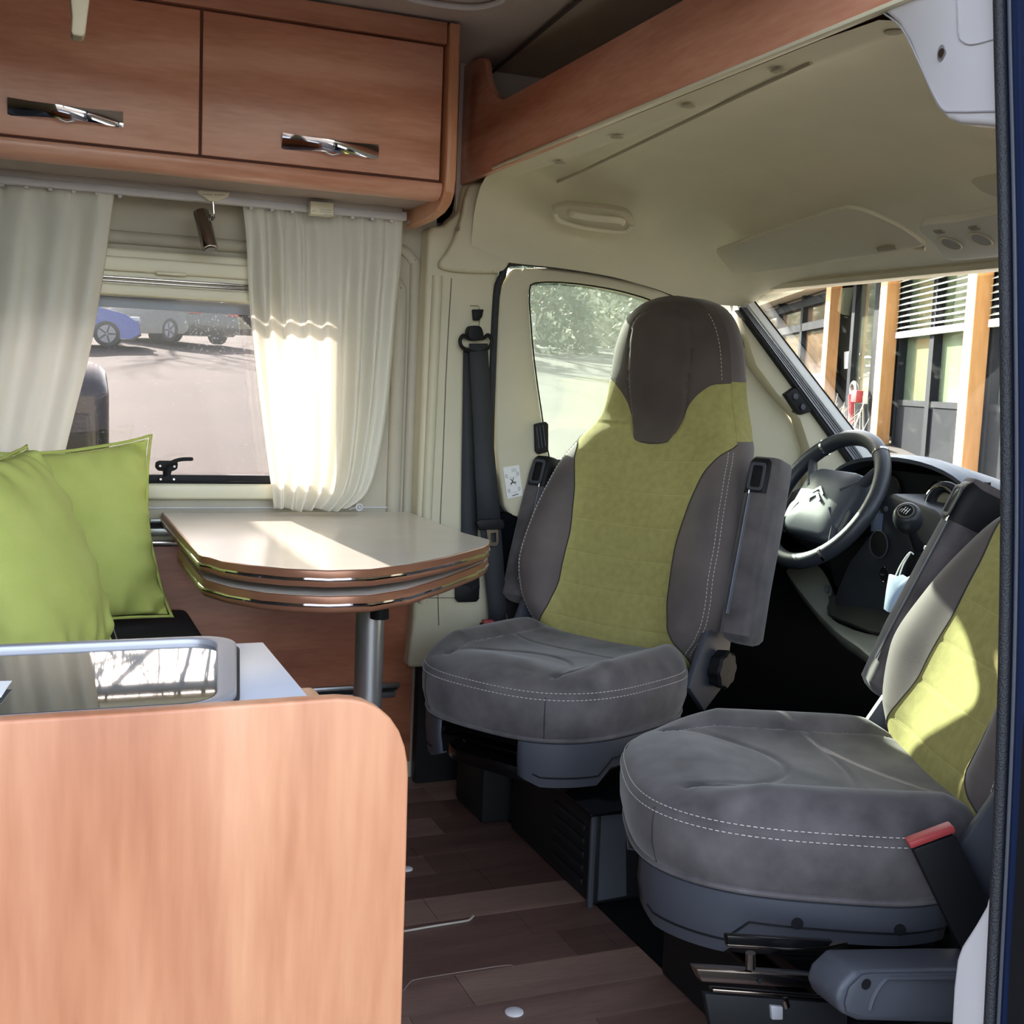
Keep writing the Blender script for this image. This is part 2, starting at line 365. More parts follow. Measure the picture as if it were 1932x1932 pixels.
# roof side / other walls (seen only in light and reflections)
struct(MB().box(-2.26, -2.2, 1.0, 3.11, 0, 1.95).obj('wall_back', 'wall', smooth=False))
wr = MB().box(-2.2, -.32, .92, .985, -.1, 1.95).box(-.32, 1.05, 1.03, 1.16, 1.80, 1.95)
wr = struct(wr.obj('wall_right', 'wall', smooth=False))
struct(MB().box(-2.26, 1.55, 1.0, 3.12, 1.97, 2.02).obj('trim_2', 'blue', smooth=False), 'blue roof skin of the van', 'roof')
struct(MB().box(-2.26, 1.14, WY+.06, WY+.08, -.3, 1.95).obj('trim_3', 'blue', smooth=False), None) if False else None

# ---- wooden wall cladding below the table with its rails
cl = MB().box(.0, .968, WY-.02, WY-.001, .05, .655).obj('trim_4', 'clad', bevel=.001); struct(cl, 'brown wooden wall cladding behind the table leg', 'cladding')
MB().box(.0, .97, WY-.024, WY, .655, .668).obj('top_strip', 'dsteel', cl, bevel=.002)
rl = thing('table_rail', 'aluminium double rail on the wall left of the table, its mounting track', 'rail', (0.4, WY, .7))
rl.location = (0, 0, 0)
MB().box(.28, .92, WY-.012, WY, .712, .722).obj('upper_profile', 'steel', rl, bevel=.002)
MB().box(.28, .92, WY-.004, WY, .700, .711).obj('shadow_slot', 'black', rl)
MB().box(.28, .92, WY-.014, WY, .680, .699).obj('lower_profile', 'steel', rl, bevel=.003)
lr = thing('lower_rail', 'aluminium rail low on the wooden cladding behind the table leg', 'rail')
MB().box(.5, .930, WY-.036, WY-.018, .264, .276).obj('upper_profile', 'steel', lr, bevel=.003)
MB().box(.5, .925, WY-.026, WY-.018, .255, .263).obj('shadow_slot', 'black', lr)
MB().box(.5, .917, WY-.038, WY-.018, .238, .254).obj('lower_profile', 'steel', lr, bevel=.003)
s_ = on(634, 1311, Y=WY-.038); MB().disc(s_, (0, -1, 0), .0035, .003).obj('screw', 'dsteel', lr)

# ================================================================== camper window
wi = sthing('window_1', 'hinged camper window with cream frame and black handle between the white curtains', 'window')
def fr(x0, x1, z0, z1, y, r): return [(a, y, b) for a, b in rrect(x0, x1, z0, z1, r)]
yf = WY-.028
MB().frame(fr(-.36, .82, .772, 1.372, yf, .05), fr(-.24, .712, .812, 1.262, yf, .012), (0, .05, 0)).obj('frame', 'creamw', wi, bevel=.008, seg=3)
MB().box(-.25, .72, yf-.016, yf+.01, 1.318, 1.352).obj('blind_cassette', 'creamw', wi, bevel=.006, seg=3)
MB().box(-.24, .715, yf-.006, yf+.01, 1.292, 1.297).obj('blind_rail', 'dsteel', wi, bevel=.001)
MB().box(-.24, .715, yf-.008, yf+.01, 1.300, 1.306).obj('blind_rail', 'dsteel', wi, bevel=.001)
MB().box(-.24, .715, yf-.010, yf+.012, 1.262, 1.288).obj('blind_bar', 'creamw', wi, bevel=.005, seg=3)
pt = on(323, 519, Y=yf-.016); MB().box(pt.x-.035, pt.x+.035, yf-.022, yf-.012, 1.315, 1.323).obj('blind_catch', 'creamw', wi, bevel=.003)
MB().box(-.25, .72, WY-.022, WY+.006, .808, .833).box(-.24, .712, WY-.026, WY-.02, .815, .818).obj('black_seal', 'black', wi, bevel=.002)
MB().box(-.26, .73, WY+.030, WY+.034, .82, 1.30).obj('pane', 'gcam', wi, smooth=False)
MB().box(-.26, .73, WY+.027, WY+.037, 1.235, 1.262).obj('pane_border', mat('grey smoked pane border', '777C88', .3), wi, smooth=False)
# latch
la = MB(); yl = WY-.032
def LP(px, py, dy=0): q = on(px, py, Y=yl+dy); return q
pl_ = [LP(x, y) for x, y in ((294, 873), (300, 869), (330, 869), (336, 874), (335, 884), (329, 888), (324, 889), (322, 898), (328, 902), (330, 908), (298, 908), (300, 901), (309, 897), (309, 889), (298, 888), (293, 882))]
la.prism(pl_, (0, .012, 0))
lo = la.obj('latch', 'black', wi, bevel=.002)
MB().tube(smooth_path([LP(312, 897, -.006), LP(313, 883, -.012), LP(322, 874, -.018), LP(340, 867, -.02), LP(364, 866, -.018)], 5), [.006]*6+[.0055]*8+[.005]*6+[.004], 8).obj('lever', 'black', lo)
for px, py in ((302, 879), (329, 880), (303, 904), (328, 904)): MB().disc(LP(px, py, -.001), (0, -1, 0), .0028, .003, 12).obj('screw', 'chrome', lo)

# ================================================================== curtains
def curtain(name, left, right, zt, zb, y0, folds, lab, seed):
    rnd = random.Random(seed); n = folds*14; rows = []
    ph = [rnd.uniform(.7, 1.3) for _ in range(folds+1)]; tot = sum(ph[:folds]); amp = [rnd.uniform(.6, 1.25) for _ in range(folds+1)]
    for i in range(41):
        t = i/40; row = []; xl, xr = lp(t, left), lp(t, right); zz = zt+(zb-zt)*t
        for k in range(n+1):
            u = k/n; f = u*folds; j = min(int(f), folds-1); s = f-j
            wv = math.sin(2*PI*s+.6*math.sin(3*t+j)); a = (.008+.010*min(1, t*3))*amp[j]*(1+.25*math.sin(5*t+j))
            pin = .003*math.sin(2*PI*s*3)*max(0, 1-t*14)
            row.append((xl+(xr-xl)*(u+.012*math.sin(9*u+2*t)), y0+a*wv+pin+.01*math.sin(2*t+u*4), zz+.004*math.sin(7*u+j)*(1 if i in (0, 40) else 0)))
        rows.append(row)
    o = MB().grid(rows).obj(name, 'curtain', sub=1); md = o.modifiers.new('thick', 'SOLIDIFY'); md.thickness = .0008
    return tag(o, lab, 'curtain', 'white window curtains')
CY = 2.975
def cx(px, py): return on(px, py, Y=CY).x
curtain('window_curtain', [(0, -.55), (1, -.55)], [(0, cx(213, 360)), (.3, cx(194, 480)), (.55, cx(172, 600)), (.75, cx(145, 740)), (.9, cx(126, 855)), (1, cx(118, 930))], 1.497, .80, CY, 8, 'white voile curtain left of the window, behind the green pillows', 3)
curtain('window_curtain', [(0, cx(457, 390)), (.1, cx(464, 430)), (.3, cx(470, 550)), (.55, cx(484, 700)), (.8, cx(502, 830)), (1, cx(517, 955))],
        [(0, cx(757, 415)), (.1, cx(756, 460)), (.3, cx(748, 560)), (.6, cx(735, 700)), (.85, cx(712, 850)), (.95, cx(690, 930)), (1, cx(655, 962))], 1.497, .752, CY, 8, 'white voile curtain right of the window, glowing in the sun', 5)
hk = thing('curtain_hook', 'small white curtain tie hook just behind the right back corner of the table', 'hook')
p = on(678, 957, Y=CY+.02); MB().tube(smooth_path([p+Vector((.008*math.cos(a), 0, .008*math.sin(a))) for a in [2*PI*k/10 for k in range(10)]], 2, True), .0025, 8, close=True).obj('ring', 'white', hk)
MB().tube([p-Vector((.008, 0, 0)), p-Vector((.03, .01, .005))], .0015, 6).obj('cord', 'white', hk); MB().cyl(p+Vector((0, .0, 0)), (p.x, WY, p.z), .003).obj('pin', 'white', hk)

# ================================================================== overhead cabinet
oc = thing('overhead_cabinet', 'reddish wooden overhead cabinet with two flap doors above the window', 'cabinet')
FY = 2.70
zdb, zdt = 1.553, 1.852
MB().box(-1.6, .893, FY+.02, WY-.002, 1.53, 1.905).obj('body', 'cabinet_dark', oc)
MB().box(-1.6, .893, FY-.006, FY+.02, 1.858, 1.905).obj('top_rail', 'cabinet_dark', oc, bevel=.001)
gx = .346
for (x0, x1) in ((gx-.79, gx-.003), (gx+.003, .888)):
    d = MB().box(x0, x1, FY, FY+.018, zdb, zdt).obj('door', 'cabinet', oc, bevel=.0025)
    # wavy chrome handle
    hx = (x0+x1)/2
    if x0 > 0: a, b = on(531, 262, Y=FY).x, on(713, 290, Y=FY).x; zc = on(622, 277, Y=FY).z
    else: a, b = on(14, 200, Y=FY).x, on(232, 226, Y=FY).x; zc = on(123, 214, Y=FY).z
    rows = []
    for i in range(25):
        t = i/24; x = a+(b-a)*t; bow = .028*math.sin(PI*t)**1.3; tw = .5-1.4*(t-.5); hh = .0165
        ring = []
        for k in range(12):
            an = 2*PI*k/12; yy = .0035*math.cos(an); zz = hh*max(-1, min(1, 1.25*math.sin(an)))
            ring.append((x, FY-.004-bow+yy*1.2-zz*.5*math.sin(tw), zc+zz*(1-.25*math.sin(PI*t))-.004*math.sin(PI*t)))
        rows.append(ring)
    hnd = MB().grid(rows, True); hnd.f += [tuple(range(12))[::-1], tuple(range(24*12, 25*12))]; hnd.mi += [0, 0]
    ho = hnd.obj('handle', 'chrome', d)
    MB().tube([((a+b)/2-.02, FY-.02, zc-.015), ((a+b)/2, FY-.022, zc-.021), ((a+b)/2+.02, FY-.02, zc-.015)], .0015, 6).obj('finger_clip', 'steel', d)
MB().box(gx-.003, gx+.003, FY+.004, FY+.02, zdb, zdt).obj('door_gap', mat('dark cabinet gap', '5A2E1C', .7), oc)
MB().box(-1.6, .893, FY+.006, FY+.02, zdb-.006, zdb).obj('lower_gap', mat('dark cabinet gap 2', '5A2E1C', .7), oc)
prof = [(FY-.002, zdb-.006), (FY-.004, zdb-.015), (FY-.001, zdb-.026), (FY+.008, zdb-.036), (FY+.024, zdb-.042), (FY+.05, zdb-.043), (FY+.05, zdb-.02), (FY+.02, zdb-.006)]
MB().prism([(-1.6, y, z) for y, z in prof], (2.495, 0, 0)).obj('rounded_lip', 'cabinet', oc, bevel=.002)
MB().box(-1.6, .893, FY+.05, WY-.002, zdb-.038, zdb-.03).obj('underside', mat('grey mauve cabinet underside', 'A39288', .6), oc)
# end cheek, rounded to the wall at its foot
ey = [(WY-.002, 1.905), (FY-.014, 1.905), (FY-.018, 1.70), (FY-.018, 1.56), (FY-.012, 1.525), (FY+.01, 1.502), (FY+.05, 1.487), (FY+.12, 1.478), (WY-.06, 1.472), (WY-.06, 1.50)]
MB().prism([(.897, y, z) for y, z in ey]+[(.897, WY-.002, 1.50)], (.026, 0, 0)).obj('end_cheek', 'edge_v', oc, bevel=.005, seg=3, angle=25)
# curtain rail under the cabinet
cr_ = thing('curtain_rail', 'white and grey curtain rail fixed under the overhead cabinet', 'curtain rail')
MB().box(-1.0, .862, 2.935, 2.975, 1.508, 1.516).obj('grey_track', mat('grey rail', '8F8984', .4), cr_, bevel=.002)
MB().box(-1.0, .868, 2.925, 2.93, 1.502, 1.519).obj('track_lip', mat('grey rail light', 'A8A29C', .4), cr_, bevel=.001)
MB().box(-1.0, .885, 2.94, 2.965, 1.487, 1.507).obj('white_band', 'white', cr_, bevel=.002)
for i in range(26):
    x = -.35+i*.05
    if x < .22 or x > .5: MB().box(x-.004, x+.004, 2.955, 2.975, 1.482, 1.49).obj('glider', 'white', cr_)
# spot lamp
LY = 2.92
sp = thing('reading_spotlight', 'chrome tube reading spotlight hanging from a cream clip under the cabinet', 'spotlight')
MB().prism([on(x, y, Y=LY) for x, y in ((372, 358), (434, 363), (432, 369), (410, 380), (395, 379), (374, 364))], (0, .03, 0)).obj('clip', 'creamw', sp, bevel=.002)
for x0, x1 in ((382, 401), (405, 425)):
    for i in range(5):
        xa = x0+(x1-x0)*i/5; MB().box(on(xa, 366, Y=LY).x, on(xa+(x1-x0)*.13, 366, Y=LY).x, LY-.0006, LY, on(xa, 366.5+(xa-380)*.03, Y=LY).z-.0012, on(xa, 366.5+(xa-380)*.03, Y=LY).z+.0012).obj('print', 'inkg', sp)
MB().cyl(on(402, 381, Y=LY+.01), on(404, 412, Y=LY+.01), .0035).obj('stem', 'chrome', sp)
MB().cyl(on(379, 400, Y=LY+.02), on(396, 470, Y=LY-.02), .0185, .0185, 28).obj('lamp_tube', 'dsteel', sp, bevel=.0015)
MB().cyl(on(400, 412, Y=LY), on(401, 406, Y=LY+.01), .006).obj('pivot', 'chrome', sp)
MB().disc(on(396.4, 471.5, Y=LY-.021), (on(396, 470, Y=LY-.02)-on(379, 400, Y=LY+.02)), .012, .001).obj('lens', mat('grey lamp lens', '8D8A86', .3), sp)
jb = thing('connector_box', 'small cream connector box clipped to the rail above the right curtain', 'connector')
a, b = on(586, 379, Y=2.90), on(629, 410, Y=2.90)
MB().box(a.x, b.x, 2.90, 2.935, b.z+.003, a.z).obj('housing', 'creamw', jb, bevel=.002)
for (x0, x1, y) in ((588, 597, 397), (603, 625, 395), (603, 625, 399), (610, 626, 404)):
    q0, q1 = on(x0, y, Y=2.9), on(x1, y+2, Y=2.9); MB().box(q0.x, q1.x, 2.8994, 2.9, q0.z-.0012, q0.z).obj('print', 'inkg', jb)
# beige lever from the ceiling
lv = thing('ceiling_lever', 'tapered beige lever hanging from the ceiling in front of the cabinet', 'lever')
LV = 1.75
pts = [on(x, y, Y=LV) for x, y in ((128, -60), (172, -60), (169, 0), (164, 40), (161, 64), (155, 69), (138, 66), (134, 60), (136, 30))]
MB().prism(pts, (0, .03, 0)).obj('blade', mat('beige lever plastic', 'B5A688', .5), lv, bevel=.003, seg=3)
q = on(150, -60, Y=LV); MB().box(q.x-.02, q.x+.02, LV-.004, LV+.034, q.z-.01, 1.925).obj('mount', mat('beige lever plastic 2', 'B5A688', .5), lv, bevel=.003)

# ================================================================== shelf above the cab
sh = thing('overcab_shelf', 'reddish wooden shelf board spanning the van above the cab', 'shelf')
XB = 1.05
zb0 = H0+.487*XB
top = [(2.93, 1.90), (2.87, 1.885), (2.84, 1.83), (2.79, 1.785), (2.73, 1.762), (2.65, 1.760)]
pts = [(XB, 1.24, zb0), (XB, 2.99, zb0-.008), (XB, 3.03, 1.60), (XB, 3.03, 1.90)] + [(XB, y, z) for y, z in smooth_path([(y, z, 0) for y, z in top], 4) for y, z in ((y, z),)] if False else None
tp = [(v.x, v.y) for v in smooth_path([(y, z, 0) for y, z in top], 4)]
pts = [(XB, 1.24, zb0), (XB, 3.02, zb0-.01), (XB, 3.02, 1.90)]+[(XB, y, z) for y, z in tp]+[(XB, 1.9, 1.763), (XB, 1.24, 1.763)]
MB().prism(pts, (.016, 0, 0)).obj('front_board', wood('shelf laminate', 'E2A78E', 'D6987E', 'C4856A', (6, .9, 6), .22), sh, bevel=.002, angle=25)
struct(MB().box(1.04, 2.0, 3.02, 3.03, 1.5, 1.95).obj('wall_panel', 'roof', smooth=False)).name = 'trim_14'
MB().box(XB+.016, 1.5, 3.0, 3.015, zb0-.0, 1.83).obj('side_board', 'cabinet_dark', sh)
MB().box(XB+.02, 1.5, 1.24, 3.0, 1.66, 1.67).obj('shelf_bottom', 'cabinet_dark', sh)
MB().box(XB-.004, XB+.012, 1.26, 2.78, zb0-.006, zb0+.001).obj('pale_edging', 'creamw', sh, bevel=.002)
# ================================================================== CAB: headliner
def xh(y): return 1.92+.13*(1-((y-2.1)/.86)**2)          # header bows forward in the middle
edge = [(1.0, 1.46), (1.10, 1.43), (1.17, 1.405), (1.30, 1.402), (1.45, 1.392), (1.60, 1.368), (1.70, 1.345), (1.80, 1.335), (1.92, 1.335)]
zc = [(0, 1.606), (.09, 1.606), (.10, 1.612), (.115, 1.624), (.2, 1.632), (.35, 1.618), (.5, 1.585), (.65, 1.54), (.8, 1.48), (.92, 1.425), (1, 1.395)]
rows = []
ys = [1.20, 1.205, 1.22, 1.25, 1.30, 1.37, 1.5]+[1.5+1.15*i/14 for i in range(1, 15)]+[2.72, 2.78, 2.83, 2.87, 2.90, 2.925, 2.945, 2.955]
for i in range(49):
    t = i/48; row = []
    for y in ys:
        x = 1.064+(xh(max(1.3, min(2.9, y)))-1.064)*t; z = lp(t, zc)+(xh(y)-1.92)*.10*t
        e = lp(x, edge)-.0; k = 0
        y_s = 2.62+.20*max(0, min(1, (1.35-x)/.2))
        if y > y_s: s = (y-y_s)/(2.955-y_s); k = 1-math.sqrt(max(0, 1-s**2.6))
        elif y < 1.45: s = (1.45-y)/.25; k = 1-math.sqrt(max(0, 1-min(1, s)**2.6))
        row.append((x, y, z+(e-z)*k))
    rows.append(row)
hl = MB().grid(rows).obj('trim_5', 'cream', sub=0); struct(hl, 'cream moulded headliner over the cab', 'headliner')
# screw caps along the rear strip
for px, py in ((963, 354), (1057, 305), (1164, 257), (1298, 198), (1470, 131), (1687, 57)):
    p = on(px, py, Z=1.604); MB().disc((p.x, p.y, p.z-.002), (0, 0, -1), .0135, .0015, 24, ry=.0135).obj('cover_cap', mat('cap plastic', 'A79F86', .6), hl, bevel=.001)
MB().tube([on(945, 382, Z=1.604)]+[on(x, y, Z=1.606) for x, y in ((985, 372), (1100, 322), (1250, 250), (1400, 178), (1530, 118))], .0035, 8).obj('ledge_line', mat('cap shade plastic', 'A8A188', .6), hl)
# header beam over the windscreen
rows = []
for i in range(25):
    y = 1.22+1.70*i/24; x = xh(y); z = H0+.150*x
    rows.append([(x-.015, y, z+.012), (x-.02, y, z+.002), (x-.012, y, z-.010), (x+.02, y, z-.014), (x+.05, y, z+.0), (x+.05, y, z+.06)])
hb = MB().grid(rows).obj('trim_6', 'cream'); struct(hb, 'pale header rail above the windscreen', 'header rail')
# sun visor
VO, VN = (1.86, 2.2, 1.385), Vector((.43, 0, .9)).normalized()
vis = thing('sun_visor', 'cream sun visor folded up above the driver, with a small clip', 'sun visor')
def V(px, py, d=0): return onp(px, py, Vector(VO)-VN*d, VN)
vp = smooth_path([V(x, y, .020) for x, y in ((1352, 478), (1366, 468), (1480, 428), (1580, 396), (1606, 394), (1640, 403), (1700, 431), (1738, 458), (1736, 466), (1650, 482), (1500, 505), (1395, 517), (1376, 508))], 4, True)
MB().prism(vp, VN*.010).obj('panel', mat('cream visor vinyl', 'C9C2AB', .55, bump=.2, bs=300, var=.02), vis, bevel=.004, seg=3)
MB().prism([V(x, y, .0215) for x, y in ((1655, 467), (1672, 462), (1690, 463), (1694, 467), (1676, 470), (1658, 472))], -VN*.004).obj('clip', mat('brown clip', '9A8F76', .5), vis)
MB().tube([V(1700, 462, .002), V(1745, 470, .002)], .005).obj('arm', 'cream', vis)
ra = thing('map_light_console', 'cream overhead lamp console with two round lamps at the right of the visor', 'lamp')
cp = smooth_path([V(x, y, .012) for x, y in ((1733, 432), (1748, 424), (1800, 418), (1880, 404), (1960, 392), (1960, 470), (1885, 484), (1800, 491), (1778, 484), (1762, 462))], 3, True)
MB().prism(cp, VN*.02).obj('housing', mat('pale lamp housing', 'D3CEBF', .45, var=.02), ra, bevel=.003, seg=3)
for px, py in ((1793, 460), (1850, 452)):
    c0 = V(px, py, .013); MB().disc(c0, -VN, .026, .003, 32).obj('lamp_ring', 'cream', ra, bevel=.001); MB().disc(V(px+2, py, .016), -VN, .020, .002, 32).obj('lens', mat('grey lamp lens', 'A7A498', .15), ra)
for px, py in ((1772, 437), (1838, 430)):
    c0 = V(px, py, .013); MB().obox(c0, (0, 1, 0), VN, VN.cross(Vector((0, 1, 0))), .012, .002, .006).obj('switch', mat('switch plastic', '8D8878', .5), ra, bevel=.001)
sv2 = thing('sun_visor', 'second sun visor, only its corner seen beyond the lamp console', 'sun visor')
MB().prism([V(x, y, .01) for x, y in ((1830, 345), (1900, 332), (1960, 325), (1960, 420), (1895, 380), (1850, 362))], VN*.012).obj('panel', mat('cream visor vinyl 2', 'C9C2AB', .55), sv2, bevel=.004)
# grab handle
GO, GN = Vector((1.30, 2.84, 1.50)), Vector((0, -.62, -.78)).normalized()
gh = thing('grab_handle', 'cream roof grab handle above the driver door', 'grab handle')
def G(px, py, d=0): return onp(px, py, GO+GN*d, GN)
out = smooth_path([G(x, y, .0) for x, y in ((1043, 402), (1052, 393), (1080, 389), (1150, 395), (1185, 403), (1196, 418), (1188, 436), (1160, 441), (1100, 434), (1060, 422))], 4, True)
MB().prism(out, -GN*.02).obj('recess', mat('handle recess plastic', 'BEB69C', .6), gh, bevel=.003)
MB().tube(smooth_path([G(x, y, .002) for x, y in ((1046, 402), (1056, 416), (1095, 428), (1150, 436), (1180, 437), (1192, 425))], 4), .006, 8).obj('rim', 'cream', gh)
MB().tube(smooth_path([G(1075, 402, .002), G(1082, 405, .022), G(1110, 410, .03), G(1150, 414, .03), G(1170, 416, .022), G(1176, 420, .002)], 4), .009, 10, flat=(1, .7)).obj('grip', 'cream', gh)

# ================================================================== B-pillar, driver's side
PY = 2.985
bp = [(810, 428), (838, 425), (868, 400), (876, 350), (900, 338), (985, 340), (1012, 385), (990, 425), (968, 478), (957, 503), (943, 513), (935, 540), (930, 640), (925, 760), (924, 900), (935, 1010), (950, 1100), (962, 1180), (966, 1260), (770, 1260), (780, 1170), (788, 960), (796, 760), (803, 560)]
b = MB().prism([on(x, y, Y=PY) for x, y in bp], (0, .10, 0)).obj('trim_7', 'cream', bevel=.012, seg=4); struct(b, 'cream plastic B-pillar trim behind the driver door', 'pillar trim')
MB().tube([on(x, y, Y=PY-.001) for x, y in ((852, 525), (846, 620), (841, 720), (836, 860), (830, 1000), (826, 1110), (828, 1180))], .0013, 6).obj('trim_seam', mat('seam shade', '6E6856', .8), b)
MB().tube([on(x, y, Y=PY-.001) for x, y in ((806, 1128), (850, 1128), (905, 1128))], .001, 6).obj('trim_seam', mat('seam shade 2', '6E6856', .8), b)
# moulded head pad of the pillar
pad = smooth_path([on(x, y, Y=PY) for x, y in ((880, 352), (930, 345), (985, 350), (1006, 390), (985, 430), (965, 476), (950, 505), (936, 514), (900, 516), (862, 514), (835, 510), (822, 500), (836, 480), (852, 450), (866, 405))], 2, True)
MB().prism(pad, (0, -.028, 0)).obj('head_pad', 'cream', b, bevel=.010, seg=4)
for px, py in ((880, 508), (936, 512)): MB().disc(on(px, py, Y=PY-.029), (0, -1, 0), .008, .0015, 20, ry=.004, u=(1, 0, 0)).obj('cover_cap', mat('cap plastic 3', 'CFC8AE', .6), b)
MB().disc(on(863, 431, Y=PY-.029), (0, -1, 0), .006, .002, 16).obj('screw', 'dsteel', b)
for x0, w_ in ((1.0, .016),): MB().tube(smooth_path([(.985, PY, 1.36), (.983, PY-.002, 1.2), (.98, PY, .9), (.975, PY, .5)], 4), .014, 12).obj('pillar_bead', 'cream', b)
# ---- seat belt
sb = thing('seat_belt', 'black three-point seat belt hanging on the cream pillar beside the driver seat', 'seat belt')
BY = PY-.006
MB().prism([on(x, y, Y=BY) for x, y in ((889, 584), (910, 584), (907, 598), (901, 605), (891, 605))], (0, -.014, 0)).obj('height_adjuster', 'black', sb, bevel=.003)
MB().tube([on(887, 577, Y=BY), on(902, 577, Y=BY), on(905, 582, Y=BY), on(904, 616, Y=BY)], .0008, 5).obj('slot_edge', mat('slot shade', '5C5646', .8), sb)
ring_ = smooth_path([on(x, y, Y=BY-.02) for x, y in ((885, 638), (874, 633), (868, 643), (873, 656), (890, 662), (910, 661), (923, 655), (928, 643), (921, 632), (911, 638))], 4, True)
MB().tube(ring_, .0052, 8, close=True).obj('belt_loop', 'black', sb)
MB().prism(smooth_path([on(x, y, Y=BY-.03) for x, y in ((885, 622), (890, 615), (905, 615), (911, 622), (913, 636), (905, 642), (891, 642), (884, 634))], 3, True), (0, .03, 0)).obj('loop_cover', 'black', sb, bevel=.003)
def strap(name, L, R_, y0, y1, m='belt'):
    rows = []
    n = len(L)
    for i in range(n):
        t = i/(n-1); yy = y0+(y1-y0)*t; a, b_ = on(*L[i], Y=yy), on(*R_[i], Y=yy); rows.append([a, a.lerp(b_, .5)+Vector((0, -.0015, 0)), b_])
    o = MB().grid(rows).obj(name, m, sb); md = o.modifiers.new('thick', 'SOLIDIFY'); md.thickness = .0016; md.offset = 0
strap('webbing', [(874, 656), (873, 760), (871, 880), (870, 1000), (870, 1110)], [(892, 656), (893, 760), (898, 880), (901, 1000), (905, 1110)], BY-.004, BY-.004)
strap('webbing', [(885, 648), (887, 700), (893, 800), (897, 900), (902, 1000)], [(920, 648), (923, 700), (928, 800), (937, 900), (946, 1000)], BY-.022, BY-.035)
strap('webbing', [(905, 985), (912, 1060), (920, 1130), (924, 1190)], [(944, 985), (950, 1060), (954, 1130), (957, 1190)], BY-.03, BY-.03)
MB().prism(smooth_path([on(x, y, Y=BY-.045) for x, y in ((902, 982), (944, 980), (951, 986), (949, 998), (918, 1000), (906, 998))], 3, True), (0, .014, 0)).obj('tongue_cover', 'black', sb, bevel=.002)
tp_ = [on(x, y, Y=BY-.043) for x, y in ((918, 1000), (940, 998), (941, 1024), (937, 1030), (926, 1030), (921, 1026))]
ti_ = [on(x, y, Y=BY-.043) for x, y in ((926, 1006), (936, 1005), (936, 1020), (935, 1023), (928, 1023), (926, 1020))]
MB().frame(tp_, ti_, (0, .003, 0)).obj('tongue', 'dsteel', sb)
MB().prism([on(x, y, Y=BY) for x, y in ((858, 1105), (899, 1102), (904, 1108), (903, 1130), (898, 1135), (864, 1136), (858, 1130))], (0, -.006, 0)).obj('belt_exit', 'black', sb, bevel=.003)
rb = thing('belt_buckle', 'red button of the driver belt buckle just behind the driver seat cushion', 'buckle')
p = on(921, 1173, Y=2.90); MB().box(p.x-.018, p.x+.018, 2.89, 2.92, p.z-.14, p.z-.004).obj('housing', 'black', rb, bevel=.004); MB().box(p.x-.014, p.x+.014, 2.893, 2.917, p.z-.006, p.z+.004).obj('button', 'red', rb, bevel=.002)

# ================================================================== driver's door
DY = 3.0
dr = sthing('door_1', 'cream driver door inner frame with its side window, beyond the driver seat', 'door')
o_ = [(938, 620), (944, 545), (968, 506), (1040, 505), (1120, 515), (1200, 531), (1260, 552), (1330, 590), (1400, 650), (1455, 725), (1500, 800), (1522, 870), (1525, 1040), (1300, 1040), (1005, 1000), (975, 988), (952, 955), (936, 860), (934, 740)]
i_ = [(1001, 600), (999, 548), (1010, 534), (1060, 533), (1115, 539), (1160, 547), (1195, 556), (1226, 566), (1234, 576), (1300, 650), (1350, 740), (1380, 800), (1400, 860), (1300, 868), (1120, 868), (1050, 868), (1036, 862), (1022, 780), (1008, 680)]
MB().frame([on(x, y, Y=DY) for x, y in o_], [on(x, y, Y=DY) for x, y in i_], (0, .05, 0)).obj('inner_frame', 'cream', dr, bevel=.010, seg=3, angle=30)
MB().tube(smooth_path([on(x, y, Y=DY-.004) for x, y in i_], 2, True), .0022, 6, close=True).obj('glass_seal', 'black', dr)
MB().prism([on(x, y, Y=DY+.03) for x, y in ((985, 515), (1260, 545), (1420, 700), (1430, 900), (1000, 900))], (0, .003, 0)).obj('glass', 'gdoor', dr, smooth=False)
sl_ = smooth_path([on(x, y, Y=DY-.012) for x, y in ((930, 1180), (926, 1000), (925, 850), (929, 700), (936, 560), (948, 520), (962, 496), (1040, 499), (1130, 512), (1210, 530), (1270, 553), (1330, 585), (1400, 645), (1465, 730), (1508, 800), (1526, 870), (1528, 1000))], 3)
MB().tube(sl_, .0105, 10).obj('door_seal', 'rubber', dr)
MB().box(1.08, 2.75, 3.035, 3.06, -.05, .86).obj('lower_door', 'black', dr)
MB().box(1.10, 2.6, 3.0, 3.035, .05, .74).obj('map_pocket', 'carpet', dr, bevel=.01)
MB().prism([on(x, y, Y=DY-.002) for x, y in ((988, 506), (1019, 509), (1022, 514), (1019, 519), (990, 516), (985, 511))], (0, -.001, 0)).obj('blank_cap', 'cream', dr)
# latch plate
lt = MB().prism([on(x, y, Y=DY-.004) for x, y in ((1006, 800), (1027, 795), (1032, 800), (1032, 852), (1013, 857), (1008, 851))], (0, -.012, 0)).obj('release_handle', 'black', dr, bevel=.003)
for k in range(3): MB().tube([on(1012+6*k, 806-2*k, Y=DY-.018), on(1017+6*k, 846-2*k, Y=DY-.018)], .0018, 6).obj('rib', 'plastic', lt)
